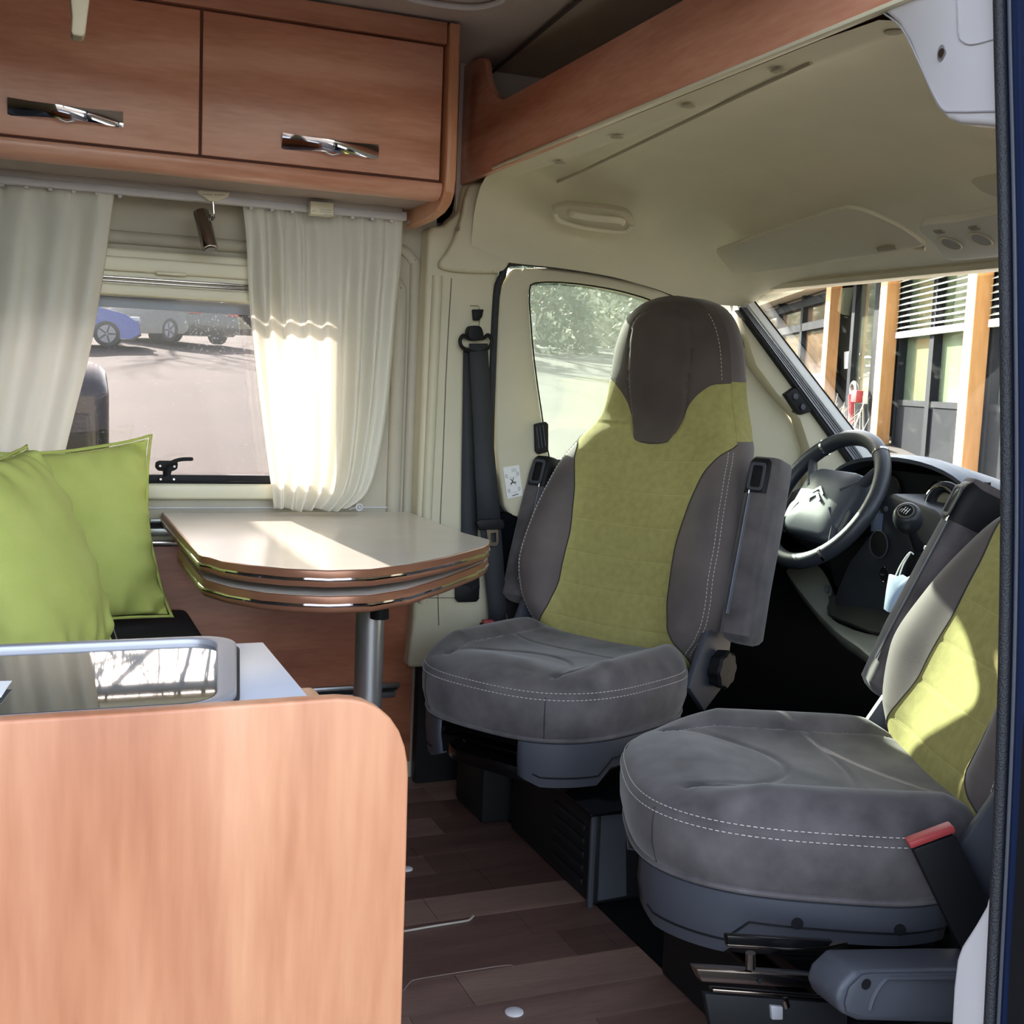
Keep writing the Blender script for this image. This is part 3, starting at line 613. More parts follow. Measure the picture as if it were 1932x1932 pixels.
# exterior skin around the door
MB().box(1.08, 2.75, 3.10, 3.12, -.55, .86).obj('outer_skin', 'blue', dr)
st = thing('warning_sticker', 'small white pictogram sticker with a black cross on the cream door frame', 'sticker')
sp_ = [(949, 882), (979, 877), (986, 935), (957, 941)]
def SK(u, v, d=0):
    a, b_, c, d_ = [Vector((x, y)) for x, y in sp_]
    q = (a*(1-u)+b_*u)*(1-v)+(d_*(1-u)+c*u)*v; return on(q.x, q.y, Y=DY-.003-d)
MB().prism([SK(0, 0), SK(1, 0), SK(1, 1), SK(0, 1)], (0, -.0006, 0)).obj('sheet', 'paper', st, smooth=False)
g = MB()
for a, b_ in (((.36, .40), (.66, .60)), ((.58, .38), (.34, .60)), ((.33, .54), (.70, .53))): g.tube([SK(*a, .001), SK(*b_, .001)], .0011, 5)
g.tube([SK(.35, .94, .001), SK(.74, .92, .001)], .001, 5)
g.obj('cross_mark', 'ink', st)['kind'] = 'stuff'
g = MB()
for y in (.10, .14, .18): g.tube([SK(.5, y, .001), SK(.8, y, .001)], .0005, 4)
for (cx_, cy_) in ((.13, .29), (.86, .27), (.17, .76), (.84, .76)):
    g.tube([SK(cx_+.07*math.cos(a), cy_+.055*math.sin(a), .001) for a in [2*PI*k/10 for k in range(10)]], .0006, 4, close=True); g.tube([SK(cx_, cy_-.03, .001), SK(cx_+.02, cy_+.07, .001)], .0006, 4)
g.tube([SK(.2, .36, .001), SK(.8, .36, .001)], .0004, 4).tube([SK(.3, .84, .001), SK(.7, .84, .001)], .0004, 4)
g.obj('pictogram', 'inkg', st)['kind'] = 'stuff'

# ================================================================== A-pillar and windscreen
AY = 2.93
ws = sthing('window_2', 'windscreen of the van, a building seen through it', 'windscreen')
A, B = on(1424, 572, Y=AY), on(1690, 905, Y=AY)
gl = MB(); rows = []
for i in range(13):
    y = 1.18+1.78*i/12; bow = .13*(1-((y-2.1)/.86)**2)
    rows.append([(A.x+bow, y, A.z+.02+bow*.15), (A.x*.5+B.x*.5+bow, y, (A.z+B.z)/2+.01), (B.x+bow, y, B.z-.02), (B.x+.15+bow, y, B.z-.16)])
gl.grid(rows).obj('glass', 'gwind', ws)
def band(name, L, R_, m, y=AY, d=.02, par=None): 
    return MB().prism([on(x, yy, Y=y) for x, yy in L]+[on(x, yy, Y=y) for x, yy in R_[::-1]], (0, d, 0)).obj(name, m, par, bevel=.002)
ap = band('trim_8', [(1398, 600), (1427, 689), (1466, 742), (1510, 791), (1529, 850), (1532, 1000)], [(1402, 570), (1440, 640), (1500, 722), (1568, 812), (1640, 905), (1650, 1000)], 'cream', AY+.02, .05); struct(ap, 'cream A-pillar trim beside the windscreen', 'pillar trim')
band('black_gap', [(1395, 585), (1568, 822), (1650, 935)], [(1398, 580), (1574, 821), (1657, 935)], 'black', AY-.001, .03, ap)
band('grey_channel', [(1398, 578), (1574, 818), (1660, 935)], [(1411, 574), (1594, 816), (1680, 935)], 'steel', AY, .03, ap)
for k in (0.3, .55, .8):
    MB().tube([on(1398+13*k, 580, Y=AY-.001), on(1574+20*k, 818, Y=AY-.001), on(1660+20*k, 933, Y=AY-.001)], .0014, 6).obj('channel_ridge', 'plastic', ap)
band('white_strip', [(1411, 574), (1594, 816), (1680, 935)], [(1423, 569), (1613, 815), (1700, 935)], mat('white pillar strip', 'F2F2F0', .5, var=0), AY-.004, .03, ap)
MB().tube([on(1424, 569, Y=AY-.004), on(1614, 815, Y=AY-.004), on(1702, 935, Y=AY-.004)], .0025, 6).obj('glass_edge', 'black', ap)
sw = thing('mirror_switch_panel', 'black two-button switch panel on the cream A-pillar', 'switch')
MB().prism([on(x, y, Y=AY-.0) for x, y in ((1483, 744), (1500, 732), (1506, 736), (1532, 772), (1530, 777), (1511, 783), (1505, 778))], (0, .03, 0)).obj('plate', 'black', sw, bevel=.002)
for q in ((1500, 748), (1514, 768)): MB().disc(on(*q, Y=AY-.001), (0, -1, 0), .009, .005, 12).obj('button', 'plastic', sw, bevel=.001)

# ================================================================== passenger side trims at the door opening
XR = 1.055
ut = [(1560, -40), (1600, 10), (1640, 17), (1668, 24), (1692, 45), (1715, 85), (1740, 150), (1762, 200), (1785, 226), (1810, 234), (1850, 236), (1885, 240), (1885, -40)]
u_ = MB().prism([on(x, y, X=XR) for x, y in ut], (.07, 0, 0)).obj('trim_9', 'white', bevel=.008, seg=4); struct(u_, 'white plastic trim at the top of the side door opening', 'trim')
MB().tube(smooth_path([on(x, y, X=XR-.001) for x, y in ((1660, 20), (1700, 52), (1730, 110), (1755, 165), (1778, 205), (1800, 211), (1880, 210))], 3), .0012, 6).obj('trim_seam', mat('white seam shade', 'A8A6AA', .6), u_)
MB().tube(smooth_path([on(x, y, X=XR-.001) for x, y in ((1806, -20), (1808, 60), (1816, 78), (1835, 84), (1876, 74))], 3), .0008, 6).obj('trim_seam', mat('white seam shade 2', 'A8A6AA', .6), u_)
MB().disc(on(1776, 100, X=XR-.001), (-1, 0, 0), .010, .001, 20, ry=.006, u=(0, 0, 1)).obj('screw_recess', mat('recess shade', '8C8A8E', .6), u_)
MB().disc(on(1778, 100, X=XR-.0025), (-1, 0, 0), .0055, .002, 14).obj('screw', 'dsteel', u_)
lt_ = [(1895, 1560), (1880, 1610), (1868, 1670), (1858, 1710), (1838, 1745), (1812, 1785), (1803, 1810), (1797, 1860), (1791, 1960), (1895, 1960)]
l_ = MB().prism([on(x, y, X=XR) for x, y in lt_], (.03, 0, 0)).obj('trim_10', 'white', bevel=.006, seg=3); struct(l_, 'white plastic trim at the foot of the side door opening', 'trim')
XS = 1.045
ds = sthing('door_2', 'edge of the side door opening: textured black rubber seal and dark blue body', 'door frame')
pl = [(1884, -60), (1887, 100), (1892, 300), (1896, 500), (1899, 800), (1899, 1000), (1896, 1200), (1891, 1400), (1881, 1650), (1869, 1900), (1864, 2000)]
seal = MB().tube(smooth_path([on(x, y, X=XS) for x, y in pl], 8), .0072, 12).obj('rubber_seal', 'rubber', ds)
def off(d, m, nm, r, xs): MB().tube(smooth_path([on(x+d-(y > 1200)*(y-1200)*.004, y, X=xs) for x, y in pl], 4), r, 8, flat=(1, 1)).obj(nm, m, ds)
off(19, 'plastic', 'bright_line', .0022, XS)
bd = [on(x+6, y, X=XS+.006) for x, y in pl]+[on(2300, 2000, X=XS+.006), on(2300, -60, X=XS+.006)]
MB().prism(bd, (.02, 0, 0)).obj('body_edge', 'blue', ds, smooth=False)
MB().prism([on(x, y, X=XS+.003) for x, y in ((1932, 1350), (1918, 1600), (1906, 1800), (1896, 2000), (2300, 2000), (2300, 1350))], (.01, 0, 0)).obj('lower_body_edge', 'black', ds, smooth=False)
# passenger door and front shell (out of view, keeps the light right)
pd = struct(MB().box(1.11, 2.75, .97, 1.0, -.5, .88).box(1.11, 1.28, .98, 1.01, .88, 1.95).box(1.28, 2.0, .99, 1.02, 1.40, 1.95).obj('door_3', 'blue', smooth=False), 'passenger door beyond the door opening', 'door')
roof = MB()
rows = []
for i in range(9):
    t = i/8; x = 1.05+(xh(2.1)+.03-1.05)*t
    rows.append([(x, y, lp(t, zc)+.05+.34*(1-t)**.8) for y in (1.12, 1.6, 2.1, 2.6, 3.08)])
struct(roof.grid(rows).obj('trim_11', 'blue'), 'blue roof skin above the cab', 'roof')
struct(MB().box(.972, 1.60, 2.99, 3.025, 0, .50).obj('trim_13', 'black', bevel=.004), 'black lower trim below the pillar and door', 'trim')
struct(MB().box(1.0, 1.30, WY-.0, 3.10, 1.45, 2.0).box(1.30, 1.95, 2.98, 3.08, 1.41, 1.70).box(1.0, 1.15, 3.03, 3.10, -.3, 1.5).obj('trim_12', 'blue', smooth=False), 'blue body side above the driver door', 'body panel')

# ================================================================== dashboard
db = thing('dashboard', 'dark grey dashboard with instrument hood and centre console', 'dashboard')
sec = [(2.10, .66), (2.06, .74), (2.08, .80), (2.16, .835), (2.35, .845), (2.62, .84), (2.75, .80), (2.75, .35), (2.45, .35), (2.30, .52)]
rows = []
for i in range(13):
    y = 1.16+1.83*i/12; rows.append([(x+.05*((y-2.1)/.9)**2, y, z) for x, z in sec])
d_ = MB().grid(rows, True); d_.obj('main_body', 'plastic', db, bevel=.0)
# instrument hood
rows = []
for i in range(21):
    a = PI*i/20; cy, hw, hh = 2.50, .29, .135
    y = cy+hw*math.cos(a); z = .80+hh*math.sin(a)**.7
    rows.append([(2.13+.02*math.sin(a), y, z-.012), (2.10+.0*math.sin(a), y, z-.004), (2.10, y, z+.006), (2.16, y, z+.012), (2.32, cy+(y-cy)*.9, .80+(z-.80)*.8), (2.5, cy+(y-cy)*.8, .83)])
MB().grid(rows).obj('instrument_hood', mat('hood plastic', '454A56', .45, bump=.2, bs=500), db)
MB().box(2.17, 2.18, 2.25, 2.76, .74, .90).obj('instrument_face', 'black', db)
for y in (2.40, 2.60): MB().disc((2.165, y, .84), (-1, 0, 0), .05, .004, 32).obj('dial', mat('dial face', '2A2D33', .3), db); MB().tube([(2.16, y+.05*math.cos(a), .84+.05*math.sin(a)) for a in [2*PI*k/32 for k in range(32)]], .0025, 6, close=True).obj('dial_ring', 'dsteel', db)
# round chrome-ringed vent
vc = on(1775, 960, X=2.05)
ring = [on(1775+31*math.cos(a)+4*math.sin(a), 960-41*math.sin(a)+8*math.cos(a), X=2.04+.02*math.cos(a)) for a in [2*PI*k/32 for k in range(32)]]
MB().tube(ring, .0035, 8, close=True).obj('vent_ring', 'chrome', db)
MB().prism([q+Vector((.03, 0, 0)) for q in ring], (.004, 0, 0)).obj('vent_disc', mat('vent disc', 'A79F86', .25, metal=.4), db)
MB().tube([q+Vector((.016, 0, 0)) for q in ring], .014, 8, close=True).obj('vent_tube', 'black', db)
# centre console with gear boot, cup holder and socket
cs = [(1645, 1000), (1640, 960), (1680, 930), (1760, 960), (1815, 1010), (1790, 1120), (1760, 1260), (1600, 1215), (1570, 1130), (1600, 1060)]
CX = 1.98
MB().prism([on(x, y, X=CX) for x, y in cs], (.14, 0, 0)).obj('centre_console', mat('console plastic', '2B2E36', .5, bump=.2, bs=400), db, bevel=.012, seg=3)
MB().prism([on(x, y, X=CX-.004) for x, y in ((1645, 967), (1652, 963), (1664, 970), (1661, 1003), (1643, 1003), (1642, 985))], (.01, 0, 0)).obj('blue_grey_panel', mat('blue grey panel', '5E6A84', .5), db, bevel=.002)
cc = on(1660, 1027, X=CX-.002)
MB().disc(cc, (-1, 0, 0), .032, .003, 32).obj('cup_holder', mat('deep black', '050507', .8), db)
MB().tube([cc+Vector((-.004, .034*math.cos(a), .034*math.sin(a))) for a in [2*PI*k/28 for k in range(28)]], .002, 6, close=True).obj('cup_rim', 'plastic', db)
cc = on(1668, 1084, X=CX-.004)
MB().tube([cc+Vector((0, .018*math.cos(a), .018*math.sin(a))) for a in [2*PI*k/24 for k in range(24)]], .0018, 6, close=True).obj('socket_ring', 'dsteel', db)
MB().disc(cc, (-1, 0, 0), .015, .004, 24).obj('socket', 'black', db); MB().obox(cc+Vector((-.006, 0, 0)), (1, 0, 0), (0, 1, 0), (0, 0, 1), .001, .006, .0015).obj('socket_mark', 'steel', db)
MB().disc(on(1672, 960, X=CX-.006), (-1, 0, 0), .007, .002, 20).obj('small_button', 'steel', db)
# lower storage tray and knee panel
LO, LN = Vector((2.05, 2.62, .56)), Vector((-.45, .10, .88)).normalized()
def K(px, py, d=0): return onp(px, py, LO+LN*d, LN)
MB().prism(smooth_path([K(x, y) for x, y in ((1478, 1068), (1505, 1058), (1540, 1062), (1570, 1110), (1562, 1160), (1640, 1195), (1700, 1180), (1710, 1300), (1680, 1275), (1620, 1222), (1575, 1190), (1520, 1130))], 3, True), -LN*.04).obj('knee_panel', mat('knee panel plastic', '6A6C68', .6, bump=.3, bs=300), db, bevel=.006)
MB().prism([K(x, y, .012) for x, y in ((1562, 1122), (1640, 1124), (1690, 1160), (1700, 1200), (1640, 1190), (1566, 1160))], -LN*.01).obj('storage_tray', mat('tray black', '08090B', .8), db, bevel=.004)
MB().prism([on(x, y, X=2.03) for x, y in ((1560, 1040), (1640, 1010), (1650, 1130), (1600, 1125), (1572, 1105))], (.1, 0, 0)).obj('column_shroud', 'black', db, bevel=.01)
MB().disc(on(1562, 1112, X=2.02), (-1, 0, .3), .013, .006, 20, ry=.009).obj('ignition', 'plastic', db)

# steering wheel
SC = Vector((1.955, 2.60, .822)); tau = math.radians(31); SA = Vector((0, 1, 0)); SBv = Vector((math.sin(tau), 0, math.cos(tau))); SNn = SBv.cross(SA).normalized()
if SNn.x > 0: SNn = -SNn
def W(a, r, d=0): a = math.radians(a); return SC+SA*(r*math.cos(a))+SBv*(r*math.sin(a))+SNn*d      # angle 0 = driver's side, 90 = up
stw = thing('steering_wheel', 'black four-spoke steering wheel with chrome collars, behind the driver seat', 'steering wheel', (0, 0, 0))
MB().tube([W(a, .190, 0) for a in range(0, 360, 6)], .0215, 12, close=True).obj('rim', mat('dark leather', '33373F', .38, bump=.25, bs=500), stw)
for a in (52, 128, 232, 308): MB().tube([W(a-1, .190), W(a+1, .190)], .0227, 14).obj('collar', 'chrome', stw)
hub = [W(math.degrees(math.atan2(y, x)), math.hypot(x, y), -.01) for x, y in rrect(-.115, .115, -.112, .088, .045, 5)]
rows = []
for sc_, d in ((1.0, -.03), (1.0, 0), (.97, .012), (.88, .020), (.5, .026), (.02, .028)): rows.append([SC+(q-SC)*sc_+SNn*d for q in hub])
MB().grid(rows, True).obj('airbag_cover', mat('airbag plastic', '4A4F5A', .45, bump=.15, bs=600), stw)
for a0, a1 in ((38, 20), (142, 160), (225, 205), (315, 335)):
    MB().tube([W(a1, .07, .0), W((a0+a1)/2, .12, -.006), W(a0, .182, -.004)], [.022, .017, .015], 10, flat=(1, .55), upv=SNn).obj('spoke', 'plastic', stw)
MB().prism([W(math.degrees(math.atan2(y, x)), math.hypot(x, y), -.012) for x, y in rrect(-.13, .13, -.10, -.01, .03, 4)], SNn*.012).obj('spoke_plate', 'plastic', stw, bevel=.004)
MB().cyl(SC-SNn*.20, SC-SNn*.02, .05, .045).obj('column', 'black', stw)
em = MB()
for k in (0, 1):
    z0 = .006+.018*k-.012; P = [(-.026, z0-.010), (0, z0+.010), (.026, z0-.010), (.026, z0-.017), (0, z0+.001), (-.026, z0-.017)]
    em.prism([SC+SA*x+SBv*z+SNn*.027 for x, z in P], SNn*.003)
em.obj('double_chevron_emblem', 'steel', stw)
MB().tube([on(1482, 1000, X=1.99), on(1510, 1018, X=2.03)], .008, 8).obj('stalk', 'black', stw)
# gear lever
gk = thing('gear_lever', 'black round gear knob with a white shift diagram on the centre console', 'gear lever')
gc = on(1713, 978, X=1.90); R0 = .034; gax = Vector((-.62, -.42, .66)).normalized()
rows = []
for i in range(15):
    a = PI*i/14; rr = R0*math.sin(a)**.8 if 0 < i < 14 else .0003; dd = R0*1.15*math.cos(a)
    if dd > R0*.82: dd = R0*.82
    u_v = gax.orthogonal().normalized(); w_v = gax.cross(u_v)
    sc_ = 1 if dd > 0 else 1-.35*(-dd/R0)**2
    rows.append([gc+gax*dd*(1 if dd > 0 else 1.3)+(u_v*math.cos(2*PI*k/24)+w_v*math.sin(2*PI*k/24))*rr*sc_ for k in range(24)])
MB().grid(rows, True).obj('knob', mat('knob leather', '23262C', .4, bump=.3, bs=500), gk)
dc = gc+gax*R0*.83; uu = Vector((0, -1, 0)); uu = (uu-gax*uu.dot(gax)).normalized(); vv = uu.cross(gax)
MB().disc(dc, gax, .0195, .001, 28).obj('diagram_disc', 'steel', gk); MB().disc(dc+gax*.0012, gax, .0165, .0006, 28).obj('diagram_face', 'black', gk)
g = MB()
for k in (-1, 0, 1): g.tube([dc+uu*.006*k-vv*.009+gax*.0022, dc+uu*.006*k+vv*.009+gax*.0022], .0008, 4)
g.tube([dc-uu*.006+gax*.0022, dc+uu*.006+gax*.0022], .0008, 4); g.tube([dc-uu*.011+vv*.008+gax*.0022, dc-uu*.011+gax*.0022, dc+gax*.0022-uu*.006], .0008, 4)
g.obj('shift_diagram', 'paper', gk)
MB().cyl(gc-gax*.035, on(1742, 1060, X=1.99), .009, .014).obj('shaft', 'black', gk); MB().cyl(gc-gax*.034, gc-gax*.042, .014, .013).obj('collar', 'chrome', gk)
MB().cyl(on(1738, 1030, X=1.97), on(1748, 1075, X=2.01), .022, .05).obj('boot', 'black', gk)
# disposable mask hung on the lever
fm = thing('face_mask', 'pale blue folded disposable face mask hanging by its loops from the gear lever', 'face mask')
FX = 1.86
mp_ = [on(x, y, X=FX) for x, y in ((1680, 1083), (1693, 1087), (1703, 1084), (1713, 1090), (1728, 1082), (1742, 1078), (1738, 1100), (1704, 1140), (1684, 1156), (1676, 1155), (1670, 1150), (1675, 1112))]
c0 = sum(mp_, Vector())/len(mp_); rows = [mp_, [c0.lerp(q, .96)+Vector((-.006, 0, 0)) for q in mp_], [c0.lerp(q, .55)+Vector((-.014, 0, .003*math.sin(i*2.1))) for i, q in enumerate(mp_)], [c0+Vector((-.015, 0, 0))]*len(mp_)]
m_ = MB().grid(rows, True).grid([mp_, [c0+Vector((.004, 0, 0))]*len(mp_)], True).obj('sheet', 'maskc', fm)
for pts in (((1690, 1086), (1700, 1065), (1716, 1043), (1724, 1046)), ((1697, 1086), (1704, 1066), (1717, 1044)), ((1742, 1082), (1748, 1060), (1749, 1034), (1745, 1030)), ((1739, 1082), (1746, 1060), (1744, 1032))):
    MB().tube(smooth_path([on(x, y, X=FX+.02*(i/3)) for i, (x, y) in enumerate(pts)], 4), .0016, 6).obj('ear_loop', 'paper', fm)
# ================================================================== kitchen block
kb = thing('kitchen_block', 'light wooden kitchen block in the foreground with a rounded end panel', 'kitchen unit')
pts = [on(x, y, Y=1.0) for x, y in ((-40, 1366), (300, 1342), (500, 1328), (610, 1320), (640, 1318.5), (665, 1320), (690, 1325), (715, 1337), (738, 1356), (754, 1380), (765, 1410), (770, 1440), (771, 1470), (768, 1600), (758, 1945), (757, 1990), (-40, 1990))]
xe = pts[-2].x
pts[-2] = Vector((xe, 1.0, 0)); pts[-1] = Vector((-.6, 1.0, 0)); pts[0] = Vector((-.6, 1.0, pts[1].z))
kp = MB().prism(pts, (0, .019, 0)).obj('end_panel', ['panel'], kb, bevel=.0028, seg=3, angle=25)
MB().box(-.6, .236, 1.02, 1.295, .0, .778).obj('body', 'clad', kb)
wt = MB().prism([(-.6, 1.021, .78), (.2415, 1.021, .78), (.2415, 1.302, .78), (-.6, 1.302, .78)], (0, 0, .02)).obj('worktop', 'counter', kb, bevel=.0012)
ch = [(.243, y, z) for y, z in rrect(1.03, 1.17, .2, .792, .03, 5, (.045, .002, .002, .002))]
MB().prism(ch, (.017, 0, 0)).obj('side_cheek', 'panel_edge', kb, bevel=.002)
ld = thing('hob_lid', 'dark mirror glass hob and sink cover in a silver frame set in the worktop', 'hob cover')
tpr = lambda P: [(x-max(0, x)*.75*(1.30-y), y) for x, y in P]
oR = tpr(rrect(-.55, .212, 1.03, 1.300, .045, 8)); iR = tpr(rrect(-.52, .190, 1.035, 1.287, .035, 8))
MB().frame([(x, y, .8) for x, y in oR], [(x, y, .8) for x, y in iR], (0, 0, .011)).obj('frame', 'lidframe', ld, bevel=.003, seg=3, angle=50)
MB().prism([(x, y, .8003) for x, y in tpr(rrect(-.552, .2155, 1.028, 1.3015, .048, 8))], (0, 0, .004)).obj('gasket', 'rubber', ld)
gm, n, b_, N, L = base('tinted cover glass'); b_.inputs['Base Color'].default_value = lin('1A1D22'); b_.inputs['Roughness'].default_value = .015; b_.inputs['IOR'].default_value = 2.3; b_.inputs['Coat Weight'].default_value = 1; b_.inputs['Coat IOR'].default_value = 1.9
tcn = N.new('ShaderNodeTexNoise'); tcn.inputs['Scale'].default_value = 3; bpn = N.new('ShaderNodeBump'); bpn.inputs['Strength'].default_value = .004; L.new(tcn.outputs[0], bpn.inputs['Height']); L.new(bpn.outputs[0], b_.inputs['Normal'])
MB().prism([(x, y, .8015+(1.29-y)*.021) for x, y in iR], (0, 0, .004)).obj('cover_glass', gm, ld)
MB().prism([on(x, y, Z=.8125) for x, y in ((-30, 1286), (23, 1285), (16, 1294), (2, 1316), (-30, 1318))], (0, 0, .0003)).obj('sticker', 'paper', ld, smooth=False)

# ================================================================== table
tb = thing('dining_table', 'pale dining table with a second leaf below its top and a silver leg', 'table')
def outline(z, corners, k=5):
    P = [Vector((x, y, z)) for x, y in corners]; return P
tt = [(.309, 3.035), (.3085, 2.36), (.312, 2.335), (.322, 2.305), (.338, 2.272), (.352, 2.245), (.370, 2.222), (.395, 2.198), (.44, 2.165), (.49, 2.143), (.545, 2.130), (.60, 2.130), (.655, 2.142), (.72, 2.172), (.79, 2.222), (.86, 2.290), (.905, 2.345), (.925, 2.375), (.935, 2.400), (.950, 2.45), (.953, 2.475), (.953, 3.035)]
tt = [(on(306, 967, Z=.74).x, 3.035), (.3085, 2.36), (.311, 2.335), (.321, 2.318), (.40, 2.236)]
tt = [(.307, 3.02), (.3085, 2.345), (.312, 2.322), (.325, 2.302)] + [tuple(on(x, y, Z=.74))[:2] for x, y in ((420, 1058), (470, 1066), (540, 1073), (620, 1076.5), (700, 1074), (770, 1065), (840, 1051), (895, 1036), (912, 1031), (921, 1025), (923, 1018))] + [(.945, 2.60), (.94, 3.02)]
def slab(nm, pts, z0, z1, par):
    c = Vector((sum(p[0] for p in pts)/len(pts), sum(p[1] for p in pts)/len(pts)))
    def sh(d):
        out = []; n = len(pts)
        for i in range(n):
            a = Vector(pts[(i-1) % n]); b = Vector(pts[i]); d2 = Vector(pts[(i+1) % n]); t = ((b-a).normalized()+(d2-b).normalized()).normalized(); nn = Vector((t.y, -t.x))
            if (b-c).dot(nn) < 0: nn = -nn
            out.append(b+nn*d)
        return out
    o = MB().prism([(p.x, p.y, z1-.0005) for p in sh(-.002)], (0, 0, .0008)).obj(nm, 'tabletop', par, smooth=False)
    rows = []; H = z1-z0
    for d, k in ((-.03, 1), (-.001, 1), (.002, .95), (.003, .8), (.003, .56), (-.0005, .52), (-.0005, .38), (.003, .34), (.003, .18), (.001, .04), (-.001, 0), (-.03, 0)): rows.append([(p.x, p.y, z0+H*k) for p in sh(d)])
    MB().grid(rows, True).prism([(p.x, p.y, z0) for p in sh(-.02)], (0, 0, .001)).obj('brown_edging', 'brownedge', o)
    MB().tube([(p.x, p.y, z0+H*.45) for p in sh(.0015)], .0042, 8, close=True).obj('chrome_bead', 'chrome', o)
    return o
slab('table_top', tt, .708, .74, tb)
t2 = [(.345, 2.93), (.347, 2.27), (.352, 2.248), (.366, 2.225)] + [tuple(on(x, y, Z=.695))[:2] for x, y in ((430, 1103), (490, 1111), (560, 1120), (640, 1125), (710, 1122), (770, 1110), (840, 1088), (895, 1068), (913, 1059), (919, 1052), (918, 1046))] + [(.93, 2.60), (.925, 2.93)]
q_ = [tuple(on(x, y, Z=.695))[:2] for x, y in ((337, 1037), (376, 1083), (380, 1088), (387, 1094), (432, 1107), (497, 1118), (560, 1123), (620, 1125), (700, 1122.5), (770, 1111), (840, 1089), (895, 1068), (913, 1059), (919, 1052), (918, 1046))]
t2 = q_+[(.93, q_[0][1])]
slab('lower_leaf', t2, .663, .695, tb)
lp_ = on(697, 1200, Y=2.42)
MB().cyl((lp_.x, 2.42, .0), (lp_.x, 2.42, .655), .0305, seg=40).obj('leg', 'steel', tb)
MB().cyl((lp_.x, 2.42, .648), (lp_.x, 2.42, .663), .033, seg=40).obj('leg_collar', 'black', tb)
kn = on(716, 1160, Y=2.36); MB().cyl((kn.x, 2.36, kn.z-.008), (kn.x, 2.36, .664), .020, .017, 28).obj('locking_knob', 'black', tb, bevel=.002)
MB().cyl((lp_.x, 2.42, 0), (lp_.x, 2.42, .02), .07, .06, 40).obj('foot', 'steel', tb)

# ================================================================== bench
bn = thing('bench_seat', 'dark navy bench seat cushion behind the worktop, under the green pillows', 'bench')
MB().box(-.62, .372, 2.05, 3.02, .40, .50).obj('cushion', 'bench', bn, bevel=.022, seg=4)
MB().tube([(.18, 2.1, .501), (.18, 3.0, .501)], .0015, 5).obj('piping', 'thread', bn)
MB().box(-.75, .34, 2.07, 3.02, 0, .40).obj('box', 'clad', bn)
MB().box(-.62, -.36, 2.05, 2.93, .5, .98).obj('backrest', 'bench', bn, bevel=.05, seg=5)
def pillow(lab, c, ax, ay, hw, hh, th, seed, sc=.0):
    rnd = random.Random(seed); ax = Vector(ax).normalized(); ay = Vector(ay); ay = (ay-ax*ay.dot(ax)).normalized(); an = ax.cross(ay); c = Vector(c); n = 44; fr_, bk = [], []
    ph = [rnd.uniform(0, 6) for _ in range(8)]
    def pt(u, v, s):
        U, V_ = u, v
        pin = 1-.10*(1-abs(V_)**2)*abs(U)**3; pin2 = 1-.10*(1-abs(U)**2)*abs(V_)**3
        x = U*hw*pin; y = V_*hh*pin2
        t = th*((1-abs(U)**2.2)*(1-abs(V_)**2.2))**.42
        wr = .006*math.sin(9*U+5*V_+ph[0])*(1-abs(U))*abs(V_)+.010*math.sin(14*U*V_+ph[1])*(abs(U)*abs(V_))**1.2+.009*math.sin(22*U+3*V_+ph[2])*max(0, abs(V_)-.6)*2.2+.009*math.sin(20*V_+4*U+ph[3])*max(0, abs(U)-.6)*2.2
        edge_w = .006*math.sin(6*U+ph[4]+3*V_)*(abs(U)**6+abs(V_)**6)
        return c+ax*x+ay*y+an*(s*(t+wr*min(1, t/.01))+edge_w)
    g = [-1+2*i/n for i in range(n+1)]
    g = [math.copysign(abs(q)**.8, q) for q in g]
    root = MB().grid([[pt(u, v, 1) for u in g] for v in g]).grid([[pt(u, v, -1) for u in g] for v in g]).obj('green_pillow', 'pillow', sub=1)
    # flat hem along the edge
    ringp = [(u, -1) for u in g]+[(1, v) for v in g[1:]]+[(u, 1) for u in g[::-1][1:]]+[(-1, v) for v in g[::-1][1:-1]]
    a = [pt(u, v, 0) for u, v in ringp]; b2 = [c+(q-c)*1.035+an*.003*math.sin(i*.37+ph[5]) for i, q in enumerate(a)]
    MB().grid([a, b2], True).obj('hem', 'pillow', root).modifiers.new('t', 'SOLIDIFY').thickness = .003
    return tag(root, lab, 'pillow', 'lime green pillows on the bench')
# pillow by the window
c1 = on(118, 1016, Y=2.74)
pillow('lime green pillow beside the window, its corner pointing up over the sill', c1, (.90, .36, .06), (-.12, .10, 1), .222, .205, .060, 2)
c2 = on(40, 1065, Y=2.33)
pillow('lime green pillow at the left picture edge, seen edge on with a dark seam', c2, (.42, .80, .02), (-.42, .10, 1), .20, .215, .085, 11)

# ================================================================== cab seats (local: x sideways, y backwards, z up)
WT = [(.40, .20), (.43, .222), (.46, .235), (.50, .262), (.555, .284), (.62, .292), (.71, .288), (.81, .274), (.90, .256), (.95, .238), (.99, .214), (1.03, .196), (1.08, .184), (1.14, .177), (1.20, .168), (1.25, .152), (1.285, .130), (1.31, .100), (1.325, .065), (1.333, .03), (1.335, .001)]
CT = [(.40, .0), (.46, 0), (.61, -.035), (.74, -.07), (.87, -.125), (.96, -.163), (1.03, -.185), (1.14, -.172), (1.26, -.172), (1.31, -.195), (1.335, -.235)]
ET = [(.40, -.03), (.46, -.015), (.62, .005), (.74, -.035), (.87, -.105), (.96, -.175), (1.03, -.215), (1.14, -.222), (1.26, -.228), (1.31, -.235), (1.335, -.238)]
GT = [(.43, 1.0), (.46, .93), (.49, .77), (.53, .64), (.6, .555), (.7, .545), (.8, .61), (.88, .72), (.93, .85), (.965, .999), (1.4, .999)]
